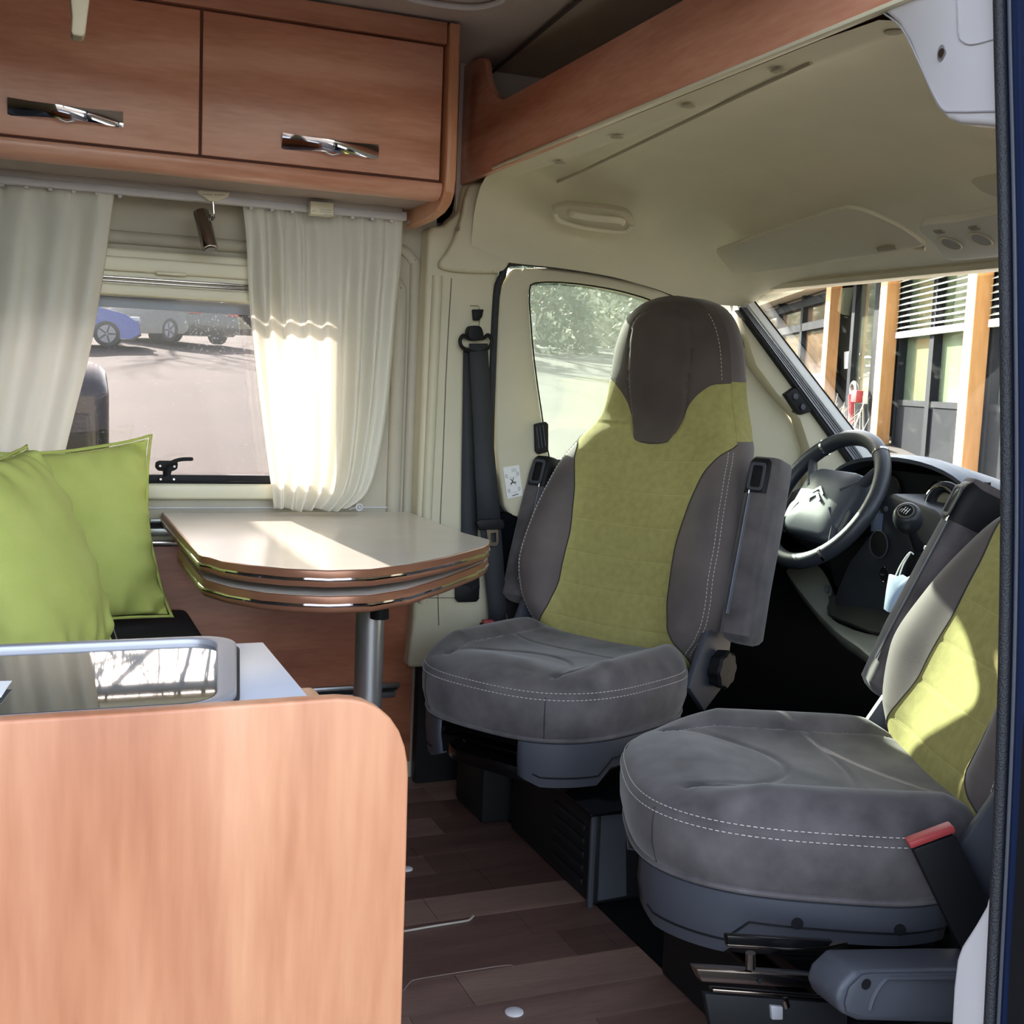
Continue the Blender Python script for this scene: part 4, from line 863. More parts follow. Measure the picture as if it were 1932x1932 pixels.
HT = [(.950, 0), (.953, .030), (.960, .050), (.98, .062), (1.02, .078), (1.05, .090), (1.075, .108), (1.095, .130), (1.11, .155), (1.118, .999)]
PT = [(.950, 0), (.953, .030), (.960, .050), (.98, .062), (1.02, .076), (1.08, .085), (1.14, .089), (1.21, .090), (1.25, .087), (1.275, .074), (1.29, .045), (1.295, 0)]
BASEY = .466
LEAN = 0.0
def surf(s, z):
    v = surf0(s, z)
    return Vector((v.x, BASEY+(v.y-BASEY)*math.cos(LEAN)+(v.z-.46)*math.sin(LEAN), .46+(v.z-.46)*math.cos(LEAN)-(v.y-BASEY)*math.sin(LEAN))) if LEAN else v
def surf0(s, z):
    """front face of the backrest: sideways position s, height z"""
    w_ = lp(z, WT); c, e = lp(z, CT), lp(z, ET); u = min(1, abs(s)/w_)
    if z < 1.0:
        f = c+(e-c)*(u**2.2)+.028*math.exp(-((u-.78)/.2)**2)*min(1, max(0, (1.0-z)/.1))*min(1, max(0, (z-.42)/.1))
    else: f = c+(e-c)*(u**3)
    f -= .022*max(0, (u-.9)/.1)**2
    if z > .955:
        p = lp(z, PT); d = abs(abs(s)-p); f -= .004*math.exp(-(d/.004)**2) if p > .01 and z < 1.295 else 0
        if p > .01 and abs(s) < p: f += .004
    for zz in (.505, .59, .672, .755, .838, .920):
        zl = zz+.012*(1-(s/.2)**2)*-1
        if u < lp(z, GT): f -= .0018*math.exp(-((z-zl)/.004)**2)
    return Vector((s, BASEY-f, z))
ZR = [.41+.004*i for i in range(int((1.335-.41)/.004)+1)]+[1.334]
def part_rows(lo, hi, n, zs):
    rows = []
    for z in zs:
        a, b = lo(z), hi(z); rows.append([surf(a+(b-a)*k/n, z) for k in range(n+1)])
    return rows
def make_seat(name, label, group, origin, ang, buckle=False, lean=0, arm=((.322, 0), (.338, 0), .878)):
    global LEAN
    LEAN = math.radians(lean)
    def rl(v): v = Vector(v); return Vector((v.x, BASEY+(v.y-BASEY)*math.cos(LEAN)+(v.z-.46)*math.sin(LEAN), .46+(v.z-.46)*math.cos(LEAN)-(v.y-BASEY)*math.sin(LEAN)))
    t = thing(name, label, 'seat', origin, ang, group)
    # ---------------- backrest
    w_ = lambda z: lp(z, WT)
    g_ = lambda z: min(w_(z), w_(z)*lp(z, GT))
    h_ = lambda z: (0 if z < .95 else min(g_(z), lp(z, HT))) if z < 1.1175 else w_(z)
    bk = MB()
    rows = []
    for z in ZR:                                       # wrap from the front edge round to the back
        ww = w_(z); p = surf0(ww, z); e = p.y; dpt = .10 if z < 1.0 else .10-.02*min(1, (z-1.0)/.3); k = min(1, ww/.1)
        side = [(ww, e), (ww+.006*k, e+.008), (ww+.010*k, e+.025), (ww+.010*k, e+.05), (ww+.004*k, e+dpt*.8), (ww-.02*k, e+dpt), (ww*.5, e+dpt+.012), (0, e+dpt+.016)]
        rows.append([rl((-x, y, z)) for x, y in side]+[rl((x, y, z)) for x, y in side[::-1][1:]])
    bk.grid(rows); nc = len(rows[0])-1
    for i in range(len(rows)-1):
        if .968 < ZR[i] < 1.116:
            for j in list(range(0, 5))+list(range(nc-5, nc)): bk.mi[i*nc+j] = 1
    bko = bk.obj('backrest', ['suede', 'green'], t)
    zg = [z for z in ZR if z < 1.118]
    MB().grid(part_rows(lambda z: -g_(z), lambda z: -h_(z), 24, [z for z in zg if z < .95])).obj  # (halves meet at the centre)
    mb = MB()
    mb.grid(part_rows(lambda z: -g_(z), lambda z: g_(z), 56, [z for z in zg if z <= .9501]))
    up_ = [z for z in zg if z >= .949]
    mb.grid(part_rows(lambda z: -g_(z), lambda z: -h_(z), 26, up_)); mb.grid(part_rows(lambda z: h_(z), lambda z: g_(z), 26, up_))
    mb.obj('centre_panel', 'green', bko)['label'] = 'olive green fabric centre of the backrest'
    for s in (-1, 1):
        zb = [z for z in ZR if .425 < z < .966]
        MB().grid(part_rows(lambda z: s*g_(z), lambda z: s*w_(z), 18, zb)).obj('side_bolster', 'suede', bko)
        path = [surf(s*g_(z), z)+Vector((0, -.0005, 0)) for z in zb[::2]]
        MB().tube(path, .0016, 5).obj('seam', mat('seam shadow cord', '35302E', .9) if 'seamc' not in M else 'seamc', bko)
    zh = [z for z in ZR if z >= .95]
    fine = [.95, .9515, .953, .956]+zh[2:]
    MB().grid(part_rows(lambda z: -h_(z), lambda z: h_(z), 60, fine)).obj('headrest_cover', 'suede_d', bko)
    # double stitching on both front edges, single lines across the green
    st_ = MB()
    for s in (-1, 1):
        for d in (.006, .014):
            dashes(st_, [surf(s*(w_(z)-d), z)+Vector((0, -.0012, 0)) for z in ZR if .45 < z < .955 or 1.1 < z < 1.25][::1] if False else [surf(s*(w_(z)-d), z)+Vector((0, -.0012, 0)) for z in ZR if .45 < z < .95])
        dashes(st_, [surf(s*(w_(z)-.012), z)+Vector((0, -.0012, 0)) for z in ZR if 1.12 < z < 1.29])
    o = st_.obj('edge_stitching', 'thread', bko, smooth=False); o['kind'] = 'stuff'
    st_ = MB()
    for zz in (.505, .59, .672, .755, .838, .920):
        gw = g_(zz)*.99; dashes(st_, [surf(gw*(-1+2*i/30), zz-.012*(1-(gw*(-1+2*i/30)/.2)**2))+Vector((0, -.0002, 0)) for i in range(31)], .004, .003, .0006)
    o = st_.obj('cross_stitching', 'thread_g', bko, smooth=False); o['kind'] = 'stuff'
    # ---------------- armrests folded up beside the backrest
    for s in (-1, 1):
        ax_, ay_ = arm[0] if s < 0 else arm[1]
        a0, a1 = rl((s*ax_, BASEY+.055+ay_, .50)), rl((s*ax_, BASEY+.175+ay_, arm[2] if s < 0 else .93))
        dz = (a1-a0).normalized(); dx = Vector((1, 0, 0)); dy = dz.cross(dx).normalized(); dy = dy if dy.y > 0 else -dy
        L = (a1-a0).length; ar = MB(); rows = []
        for k, sc_ in ((0, .55), (.015, .82), (.04, 1), (.30, 1), (.62, 1.0), (.9, .96), (.985, .92), (1.0, .86)):
            ctr = a0+dz*L*k; off_ = .0 if k > .1 else .012*(1-k/.1)
            rows.append([ctr+dx*(x*.040*sc_)+dy*((y*.052)*sc_+off_) for x, y in rrect(-1, 1, -1, 1, .45, 5)])
        ar.grid(rows, True); ar.f += [tuple(range(24))[::-1], tuple(range(len(ar.v)-24, len(ar.v)))]; ar.mi += [0, 0]
        ao = ar.obj('armrest', 'suede_c', t)
        cap = MB(); q0 = a0+dz*L*.80
        rows = []
        for k, sc_ in ((0, 1.03), (.5, 1.03), (.9, .98), (1.0, .85)):
            ctr = q0+dz*(.085*k)-dx*s*.006; rows.append([ctr+dx*(x*.033*sc_)+dy*(y*.05*sc_-.006) for x, y in rrect(-1, 1, -1, 1, .5, 5)])
        cap.grid(rows, True); cap.f += [tuple(range(len(cap.v)-24, len(cap.v)))]; cap.mi += [0]
        co_ = cap.obj('end_cap', 'black', ao, bevel=0)
        fr_o = [q0-dx*s*.006-dy*.0585+dx*(x*.021)+dz*(.038+y*.034) for x, y in rrect(-1, 1, -1, 1, .4, 4)]; fr_i = [q0-dx*s*.006-dy*.0585+dx*(x*.013)+dz*(.038+y*.026) for x, y in rrect(-1, 1, -1, 1, .3, 4)]
        MB().frame(fr_o, fr_i, -dy*.003).obj('release_button', 'plastic', ao, bevel=.001)
        zp = [a0+dz*L*k-dx*s*.020-dy*.0525 for k in (.14, .3, .5, .7, .79)]
        MB().tube(zp, .0055, 8, flat=(.35, 1), upv=dy).obj('zipper', 'plastic', ao)
        MB().tube([q-dy*.0018 for q in zp], .0012, 5).obj('zipper_teeth', mat('zip grey', '8A8F9C', .4), ao)
        MB().cyl(zp[-1]-dy*.004, zp[-1]-dy*.004+dz*.012, .0025).obj('zip_pull', 'chrome', ao)
        MB().cyl(Vector((s*.25, BASEY+.09, .56)), Vector((s*.30, BASEY+.09, .56)), .022).obj('pivot', 'black', t)
    # ---------------- seat cushion
    B0, B1 = -.045, .52
    def plan(th_):
        cx_, cy_ = math.cos(th_), math.sin(th_); n_ = 3.0
        r = (abs(cx_)**n_+abs(cy_)**n_)**(-1/n_); x, y = cx_*r, cy_*r
        b = (B0+B1)/2+(B1-B0)/2*y; hw = .262+.030*max(0, min(1, b/.35))
        return x*hw, b+(-.012*(1-x*x) if y < 0 else 0)
    def top(x, b):
        ax_ = abs(x)
        z = .462-.010*math.exp(-((b-.36)/.12)**2)*math.exp(-(x/.17)**2)
        z += .034*math.exp(-((ax_-.215)/.055)**2)*max(0, min(1, (b-.02)/.12))*(1 if b < .42 else max(0, 1-(b-.42)/.1))
        z += .020*math.exp(-((b-.06)/.07)**2)*math.exp(-(x/.16)**2)
        def gr(d, dep=.006, wd=.0045): return -dep*math.exp(-(d/wd)**2)
        xb = .165-.10*max(0, (.16-b))**.9*1.5
        if b > .03: z += gr(ax_-(.172-.25*max(0, .12-b)))
        lens = ((x)/.155)**2+((b-.0)/.22)**2
        if b > .02 and abs(x) < .16: z += gr((math.sqrt(lens)-1)*.12, .004)
        if abs(x) < .17: z += gr(b-(.30+.03*(1-(x/.17)**2)), .003)
        return z
    NT = 200; rows = []
    th = [2*PI*k/NT for k in range(NT)]
    for zz, sc_ in ((.335, .90), (.343, .955), (.352, .97), (.38, .995), (.41, 1.0), (.432, .996), (.4385, .985)):
        rows.append([(plan(a)[0]*sc_, .24+(plan(a)[1]-.24)*sc_, zz) for a in th])
    cu = MB().grid(rows, True)
    rows = []
    for i in range(64):
        q = 1-(i/63); sc_ = .985*q+.0001; row = []
        ed = math.sqrt(max(0, 1-(max(0, (q-.80)/.20))**2.4))
        for a in th:
            px_, pb = plan(a); x, b = px_*sc_, .24+(pb-.24)*sc_; tz = top(x, b); row.append((x, b, .4385+(tz-.4385)*ed))
        rows.append(row)
    cu.grid(rows, True)
    cuo = cu.obj('seat_cushion', 'suede_c', t)
    stt = MB()
    for zz, sc_ in ((.432, .9985), (.4455, .982)):
        path = [(plan(a)[0]*sc_*1.002, .24+(plan(a)[1]-.24)*sc_*1.002, zz) for a in [2*PI*k/NT for k in range(int(NT*.42), int(NT*1.09))]]
        dashes(stt, path)
    o = stt.obj('double_stitching', 'thread', cuo, smooth=False); o['kind'] = 'stuff'
    MB().tube([(plan(a)[0]*.958, .24+(plan(a)[1]-.24)*.958, .340) for a in th], .0048, 8, close=True).obj('piping', 'suede_c', cuo)
    for s in (-1, 1):
        a = -PI/2+s*.62; MB().tube([(plan(a)[0]*k*1.001, .24+(plan(a)[1]-.24)*k*1.001, zz) for zz, k in ((.343, .957), (.38, .996), (.41, 1.001), (.437, .99))], .0012, 5).obj('corner_seam', 'seamc', cuo)
    # ---------------- plastic side skirts
    for s in (-1, 1):
        rows = []
        for k in range(31):
            a = -PI/2+s*(.42+(2.25-.42)*k/30); x, b = plan(a); drop = .075-.045*max(0, 1-k/7)**2*0+.0; low = .335-.10 if k > 3 else .335-.10+.02*(3-k)/3
            low = low-.0+.035*max(0, min(1, (k-10)/2))*(1 if k > 10 else 0)
            rows.append([(x*.93, .24+(b-.24)*.93, .337), (x*.96, .24+(b-.24)*.96, .332), (x*.965, .24+(b-.24)*.965, .30), (x*.95, .24+(b-.24)*.95, low+.02), (x*.94, .24+(b-.24)*.94, low), (x*.90, .24+(b-.24)*.90, low)])
        sk = MB().grid(rows).obj('side_skirt', 'plastic', t); md = sk.modifiers.new('t', 'SOLIDIFY'); md.thickness = .004
        MB().tube([(q[3][0]*1.004, q[3][1], q[3][2]+.002) for q in rows[2:]], .002, 6).obj('skirt_crease', 'black', sk)
        for k in (16, 25):
            x, b = plan(-PI/2+s*(.42+1.83*k/30)); MB().disc((x*.966, .24+(b-.24)*.966, .300), (s, 0, 0), .009, .0015, 20).obj('screw_cover', 'black', sk)
    # recliner knob and hinge covers
    for s in (-1, 1):
        MB().prism([(s*.262, y, z) for y, z in ((.40, .40), (.47, .52), (.55, .56), (.60, .50), (.58, .38), (.48, .33))], (s*.018, 0, 0)).obj('hinge_cover', 'plastic', t, bevel=.004)
    rows = []
    for d, rr in ((0, .03), (.004, .043), (.03, .046), (.036, .040), (.037, .001)):
        rows.append([(.280+d, .52+rr*(1+.06*math.cos(8*a))*math.cos(a), .43+rr*(1+.06*math.cos(8*a))*math.sin(a)) for a in [2*PI*k/64 for k in range(64)]])
    MB().grid(rows, True).obj('recline_knob', 'black', t)
    # swivel mechanism
    MB().box(-.19, .19, .05, .47, .285, .334).obj('seat_pan', 'blackm', t, bevel=.006)
    MB().box(-.195, .195, .07, .46, .258, .266).obj('swivel_plate', 'blackm', t, bevel=.003)
    MB().prism([(x, y, .214) for x, y in rrect(-.20, .20, .04, .46, .10, 8)], (0, 0, .03)).obj('turntable', 'blackm', t, bevel=.003)
    for x in (-.17, .17):
        MB().box(x-.016, x+.016, .07, .46, .266, .286).obj('slide_rail', 'blackm', t, bevel=.003)
        MB().cyl((x, .12, .244), (x, .12, .262), .008).obj('bolt', 'dsteel', t)
    if buckle:
        bx = .302
        MB().prism([(bx, .335, .445), (bx, .395, .47), (bx, .49, .30), (bx, .43, .273)], (.022, 0, 0)).obj('belt_buckle', 'black', t, bevel=.004)['label'] = 'black belt buckle with a red release edge'
        MB().prism([(bx-.001, .332, .445), (bx-.001, .396, .473), (bx-.001, .392, .483), (bx-.001, .328, .455)], (.024, 0, 0)).obj('red_button', 'red', t, bevel=.003)
        for k in range(6):
            y0, z0 = .442+.011*k, .277-.017*k; MB().prism([(bx+.002, y0-.006, z0), (bx+.002, y0+.05, z0+.026), (bx+.002, y0+.054, z0+.018), (bx+.002, y0-.002, z0-.008)], (.018, 0, 0)).obj('bellow_rib', 'black', t, bevel=.002)
    return t
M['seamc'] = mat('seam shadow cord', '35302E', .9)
dang = math.atan2(-.863, .505)
make_seat('swivel_seat', 'driver seat turned towards the table, olive green back, headrest and both armrests visible', 'swivel cab seats', (.947, 2.40, 0), dang)
pang = -1.9525
make_seat('swivel_seat', 'passenger seat at the right edge with grey seat cushion and red topped belt buckle', 'swivel cab seats', (1.003, 1.747, 0), pang, True, 9, ((.368, -.03), (.335, 0), .955))

# ================================================================== seat boxes
p1_ = thing('driver_seat_box', 'black seat box with ribbed vents under the driver seat', 'seat box')
DX = 1.10
MB().box(DX, 1.62, 2.16, 2.62, 0, .205).obj('box', 'black', p1_, bevel=.012, seg=3)
MB().box(DX-.06, 1.3, 2.66, 2.86, 0, .26).obj('corner_cover', 'black', p1_, bevel=.012)
for k in range(5): MB().box(DX-.006, DX+.004, 2.20, 2.36, .03+.03*k, .045+.03*k).obj('vent_slat', 'black', p1_, bevel=.003)
MB().box(DX-.008, DX+.004, 2.155, 2.165, 0, .21).obj('corner_edge', 'plastic', p1_, bevel=.002)
MB().box(DX-.02, 1.6, 2.14, 2.66, .205, .214).obj('top_plate', 'blackm', p1_, bevel=.003)
MB().prism([on(x, y, Y=2.155) for x, y in ((1135, 1535), (1180, 1530), (1182, 1690), (1128, 1700))], (0, .004, 0)).obj('side_panel', 'plastic', p1_)
p2_ = thing('passenger_seat_box', 'black metal seat box with slide rails under the passenger seat', 'seat box')
PX = 1.10
MB().box(PX, 1.62, 1.35, 1.86, 0, .165).obj('box', 'black', p2_, bevel=.012, seg=3)
MB().box(PX-.02, 1.6, 1.33, 1.88, .165, .175).obj('top_plate', 'blackm', p2_, bevel=.003)
def yp(pts, d, nm, m, b): return MB().prism([on(x, y, Y=1.325) for x, y in pts], (0, d, 0)).obj(nm, m, p2_, bevel=b)
yp(((1313, 1828), (1600, 1845), (1600, 1872), (1560, 1868), (1325, 1854)), .02, 'front_rail', 'dsteel', .003)
yp(((1345, 1866), (1600, 1884), (1600, 1892), (1345, 1873)), .012, 'lower_rail', 'dsteel', .002)
yp(((1372, 1765), (1575, 1776), (1560, 1789), (1510, 1792), (1374, 1785)), .012, 'upper_bracket', 'blackm', .003)
yp(((1372, 1782), (1510, 1789), (1560, 1786), (1600, 1777), (1600, 1781), (1560, 1792), (1510, 1795), (1374, 1788)), .008, 'bracket_lip', 'dsteel', .001)
yp(((1330, 1875), (1600, 1895), (1600, 1960), (1345, 1960)), .012, 'front_cover', 'black', .003)
MB().box(PX+.0, 1.60, 1.36, 1.86, .19, .214).obj('slide_block', 'blackm', p2_, bevel=.004)
for q0, q1 in (((1416, 1798), (1416, 1826)), ((1478, 1884), (1482, 1898))): MB().cyl(on(*q0, Y=1.33), on(*q1, Y=1.33), .007).obj('bolt', 'dsteel', p2_)
MB().disc(on(1433, 1851, Y=1.324), (0, -1, 0), .004, .001, 14).obj('rail_hole', 'black', p2_)
MB().prism([on(x, y, Y=1.32) for x, y in ((1455, 1898), (1478, 1900), (1478, 1925), (1457, 1925))], (0, .01, 0)).obj('bracket', 'lidframe', p2_, bevel=.002)
cvx = 1.20
cv = [on(x, y, Y=1.235) for x, y in ((1578, 1888), (1586, 1862), (1616, 1832), (1810, 1828), (1900, 1828), (1900, 1936), (1620, 1928), (1588, 1914))]
co2 = MB().prism(cv, (0, .07, 0)).obj('lever_cover', 'plastic', p2_, bevel=.008, seg=3)
c3 = [on(x, y, Y=1.234) for x, y in ((1592, 1890), (1600, 1862), (1625, 1838), (1640, 1835), (1810, 1834), (1900, 1834), (1900, 1915), (1630, 1918), (1595, 1908))]
MB().prism(c3, (0, -.004, 0)).obj('cover_relief', 'plastic', co2, bevel=.003)
MB().tube(smooth_path([on(x, y, Y=1.229) for x, y in ((1640, 1905), (1648, 1880), (1668, 1850), (1690, 1846), (1810, 1846))], 3), .0035, 8).obj('cover_rib', 'plastic', co2)
MB().disc(on(1634, 1857, Y=1.229), (0, -1, 0), .0075, .001, 20).obj('screw_cover', 'black', co2)
# ================================================================== OUTSIDE
def gz(x, y): return -.62+max(0, y-3.4)*.072+max(0, x-2)*.02
g = MB(); rows = []
xs = [-120, -60, -30, -15, -8, -4, 0, 4, 8, 12, 18, 26, 40, 70, 120]; yy_ = [-120, -40, -10, 0, 3.4, 6, 9, 12, 16, 20, 26, 34, 45, 60, 90, 130]
for y in yy_: rows.append([(x, y, gz(x, y)) for x in xs])
gm_ = mat('light tarmac', '443A34', .9, vs=.45, bump=.5, bs=60, c2='2A2523')  # darker noise patches in the colour stand in for dappled shadows
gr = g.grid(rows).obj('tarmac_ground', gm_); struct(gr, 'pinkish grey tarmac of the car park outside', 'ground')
# woodland floor and bank beyond the car park
bank = MB(); rows = []
for i in range(30):
    x = -30+2.4*i; rows.append([(x, 42+ (j*4), gz(x, 42+j*4)+.02+lp(j, [(0, 0), (2, 2.5), (5, 6), (9, 9)])+.3*math.sin(i*1.7+j)) for j in range(10)])
o = bank.grid(rows).obj('leafy_bank', mat('brown green leaf litter', '7C7660', 1, var=.25, vs=2, c2='4F5A3E')); struct(o, 'leaf covered bank behind the car park', 'bank')
def tree(x, y, h, r, lab, seed, leafy=0, lean=0, group='bare trees behind the car park', col='6B5F52', depth=4):
    rnd = random.Random(seed); z0 = gz(x, y)-.1; mb = MB(); ends = []
    def grow(p, d, L, rad, lv):
        pts = [p]; q = p; dd = d
        for k in range(3):
            dd = (dd+Vector((rnd.uniform(-.16, .16), rnd.uniform(-.16, .16), rnd.uniform(-.02, .12)))).normalized(); q = q+dd*L/3; pts.append(q)
        mb.tube(pts, [rad, rad*.86, rad*.74, rad*.6], 5 if lv else 7, cap=False)
        ends.append((q, lv))
        if lv < depth:
            for k in range(3 if lv else 4):
                a = rnd.uniform(0, 2*PI); sp_ = rnd.uniform(.45, .95); u = dd.orthogonal().normalized(); v = dd.cross(u)
                nd = (dd+(u*math.cos(a)+v*math.sin(a))*sp_+Vector((0, 0, .12))).normalized(); grow(pts[rnd.choice((1, 2, 3))], nd, L*rnd.uniform(.55, .75), rad*.52, lv+1)
    grow(Vector((x, y, z0)), Vector((lean, 0, 1)).normalized(), h*.5, r, 0)
    t = mb.obj('bare_tree', mat('bark %d' % seed, col, .9)); tag(t, lab, 'tree', group)
    return t
tl = [(-14, 46), (-6, 52), (1.5, 48), (8, 54), (14, 47), (16.5, 41), (20, 50), (11, 41), (24, 58), (30, 66)]
M['hedge'] = mat('dark ivy green', '56664A', .8, c2='3A4634', vs=20)
for i, (x, y) in enumerate(tl):
    tree(x, y, 9+3*((i*37) % 5)/5, .16, 'leafless tree in the wood behind the car park, '+('far left', 'left', 'above the dark car', 'right of the dark car', 'in the middle of the door window', 'nearest in the door window', 'at the right of the door window', 'at the left of the door window', 'far behind on the right', 'farthest')[i], 40+i, depth=4, col='857A68')
# sapling near the window, mirrored in the hob cover
tree(3.1, 13, 7.0, .10, 'leafless tree near the van, mirrored in the dark hob cover', 91, group=None or 'bare tree mirrored in the hob cover', depth=5, col='4A423C', lean=-.25)
# evergreen understory behind the car park: leaf masses
def bush(nm, lab, cx_, cy_, cz_, rx, ry, rz, n, s, m, seed, group):
    rnd = random.Random(seed); mb = MB()
    for _ in range(n):
        a, b = rnd.uniform(0, 2*PI), rnd.uniform(-.2, 1); rr = rnd.uniform(.6, 1.0)**.5; q = math.sqrt(max(0, 1-b*b))
        p = Vector((cx_+rx*rr*q*math.cos(a), cy_+ry*rr*q*math.sin(a), cz_+rz*rr*max(0, b)))
        u = Vector((rnd.gauss(0, 1), rnd.gauss(0, 1), rnd.gauss(0, 1))).normalized(); v = u.orthogonal().normalized(); ss = s*rnd.uniform(.6, 1.4)
        mb.add([p-u*ss, p+v*ss*.5, p+u*ss, p-v*ss*.5], [(0, 1, 2, 3)])
    return tag(mb.obj(nm, m, smooth=False), lab, 'bush', group)
M['hedge2'] = mat('olive twigs', '8A8A62', .8, c2='5E6048', vs=20)
for i, (x, y, rx, rz, m) in enumerate(((11, 37, 2.6, 4.2, 'hedge'), (16, 38, 2.3, 3.4, 'hedge'), (20.5, 43, 2.6, 5.5, 'hedge2'), (25.5, 50, 2.8, 5, 'hedge'))):
    bush('evergreen_bush', ('low dense', 'broad low', 'tall twiggy', 'far dark')[i]+' bush at the edge of the wood, seen through the driver door window', x, y, gz(x, y)-.3, rx, 2.5, rz, 2600, .16, m, 70+i, 'bushes seen through the driver door window')

# ---- cars seen through the camper window
def car(nm, lab, x, y, ang, m, L=4.3, W_=1.78, H=1.45):
    t = thing(nm, lab, 'car', (x, y, gz(x, y)), ang, None); hw = W_/2
    prof = [(-L/2, .35), (-L/2-.02, .62), (-L/2+.06, .86), (-L/2+.32, .98), (-L/2+.75, H-.08), (-L*.05, H), (L*.10, H-.03), (L*.28, .98), (L/2-.35, .84), (L/2-.03, .62), (L/2, .35), (L/2-.2, .22), (-L/2+.2, .22)]
    rows = []
    for k, (s, inset) in enumerate(((-1, .16), (-.97, .05), (-.8, 0), (.8, 0), (.97, .05), (1, .16))):
        rows.append([(x_*(1-inset*.12), s*hw*(1-(.16 if z_ > 1.0 else 0)), .22+(z_-.22)*(1-inset*.35)) for x_, z_ in prof])
    bm_ = MB().grid(rows, True); n = len(prof); bm_.f += [tuple(range(n)), tuple(range(5*n, 6*n))[::-1]]; bm_.mi += [0, 0]
    bm_.obj('body', m, t)
    gs = mat('dark car glass '+nm, '15181D', .05, coat=1)
    for s in (-1, 1):
        MB().prism([(a, s*hw*.865, z) for a, z in ((-L/2+.62, 1.0), (-L/2+.86, H-.12), (L*.08, H-.10), (L*.22, 1.0))], (0, s*.01, 0)).obj('side_window', gs, t)
        for wx in (-L*.31, L*.31):
            wo = MB().cyl((wx, s*(hw-.2), .32), (wx, s*(hw+.01), .32), .32, seg=28).obj('wheel', 'rubber', t)
            MB().cyl((wx, s*(hw+.0), .32), (wx, s*(hw+.015), .32), .22, seg=24).obj('rim', 'lidframe', wo)
            for k in range(5): a = 2*PI*k/5; MB().obox((wx+.12*math.cos(a), s*(hw+.018), .32+.12*math.sin(a)), (math.cos(a), 0, math.sin(a)), (0, 1, 0), (-math.sin(a), 0, math.cos(a)), .09, .004, .02).obj('spoke', 'plastic', wo)
        MB().box(-L/2-.02, -L/2+.22, s*hw*.55 if s > 0 else -hw*.98, s*hw*.55 if s < 0 else hw*.98, .78, .90).obj('tail_light', mat('red tail lamp', 'D8202A', .2, coat=1), t, bevel=.02)
        MB().box(L/2-.25, L/2-.02, s*hw*.5 if s > 0 else -hw*.95, s*hw*.5 if s < 0 else hw*.95, .66, .78).obj('head_light', mat('head lamp', 'DDE4EA', .05, coat=1), t, bevel=.02)
    MB().prism([(-L/2+.30, -hw*.7, 1.0), (-L/2+.30, hw*.7, 1.0), (-L/2+.72, hw*.62, H-.12), (-L/2+.72, -hw*.62, H-.12)], (-.02, 0, .02)).obj('rear_window', gs, t)
    MB().prism([(L*.285, -hw*.7, .99), (L*.285, hw*.7, .99), (L*.11, hw*.62, H-.07), (L*.11, -hw*.62, H-.07)], (.02, 0, .02)).obj('windscreen', gs, t)
    return t
cq = on(320, 622, Y=34.4)
car('parked_car', 'dark hatchback with a red tail light parked beyond the camper window', cq.x+.04, 36.0, PI-1.0, mat('dark car paint', '14161B', .2, coat=1))
cq = on(262, 640, Y=33)
car('parked_car', 'blue car parked at the left of the camper window view', cq.x-2.1, 33.0, -.1, mat('blue car paint', '2746B0', .25, coat=1))
# big dark vehicle close by on the left
vn = thing('parked_van', 'rear corner of a dark van parked close outside the left of the camper window', 'van', (0, 0, 0))
vx = .28; MB().prism([(vx-2.0, 4.6, z0) for z0 in (0,)] and [(vx-2.1, y, z) for y, z in ((4.6, -.2), (4.55, .5), (4.6, 1.02), (4.75, 1.1), (8.6, 1.15), (8.8, .5), (8.8, -.2))], (2.1, 0, 0)).obj('body', mat('black van paint', '1B2130', .3, coat=.6), vn, bevel=.06, seg=3)
MB().prism([(vx-2.1, 4.62, .9), (vx-2.1, 8.7, .9), (vx-2.1, 8.6, 2.4), (vx-2.1, 4.75, 2.4)], (1.86, 0, 0)).obj('cabin', mat('black van paint 2', '1B2130', .3, coat=.6), vn, bevel=.08, seg=3)  # unseen tall part, added to keep the sun off the left curtain
MB().cyl((vx-.25, 5.2, -.22), (vx-.02, 5.2, -.22), .34, seg=28).obj('wheel', 'rubber', vn); MB().cyl((vx-.25, 8.0, -.15), (vx-.02, 8.0, -.15), .34, seg=28).obj('wheel', 'rubber', vn)
MB().box(vx-1.9, vx-.2, 4.53, 4.58, .55, .95).obj('rear_window', mat('black van glass', '0C0E12', .05, coat=1), vn)

# ---- building in front of the van
bd_ = thing('office_building', 'one-storey building with orange timber posts, dark panels, windows and blinds, seen through the windscreen', 'building')
ba = Vector((.3987, .9171, 0)); bn_ = Vector((-.9171, .3987, 0))       # along the face, outward normal (towards the van)
BO = Vector((ba.y, -ba.x, 0))*5.2
def BQ(s, z, out=0): return BO+ba*s+bn_*out+Vector((0, 0, z))
def sx(px): d = ray(px, 750); return (BO.dot(bn_)/d.dot(bn_))*(d.dot(ba))
def BZ(px, py):
    d = ray(px, py); t = BO.dot(bn_)/d.dot(bn_); q = CAM+d*t; return (q-BO).dot(ba), q.z
def bbox(nm, m, s0, s1, z0, z1, o0, o1, par=bd_, **k):
    c = (BQ(s0, z0, o0)+BQ(s1, z1, o1))/2; return MB().obox(c, ba, bn_, (0, 0, 1), abs(s1-s0)/2, abs(o1-o0)/2, abs(z1-z0)/2).obj(nm, m, par, smooth=False, **k)
M['timber'] = mat('orange glazed timber', 'CC9860', .6, c2='BE884E', vs=6, stretch=(3, 3, .5))
M['dpanel'] = mat('dark grey cladding', '25272B', .9, spec=.05, var=.05)
M['dframe'] = mat('anthracite window frame', '202328', .8, spec=.1)
M['bglass'] = mat('green grey office glass', '7F8C70', .12, coat=1, c2='6A7860', vs=.8)
M['eglass'] = mat('brown reflecting glass', '94795F', .08, coat=1, c2='6F5C4C', vs=2)
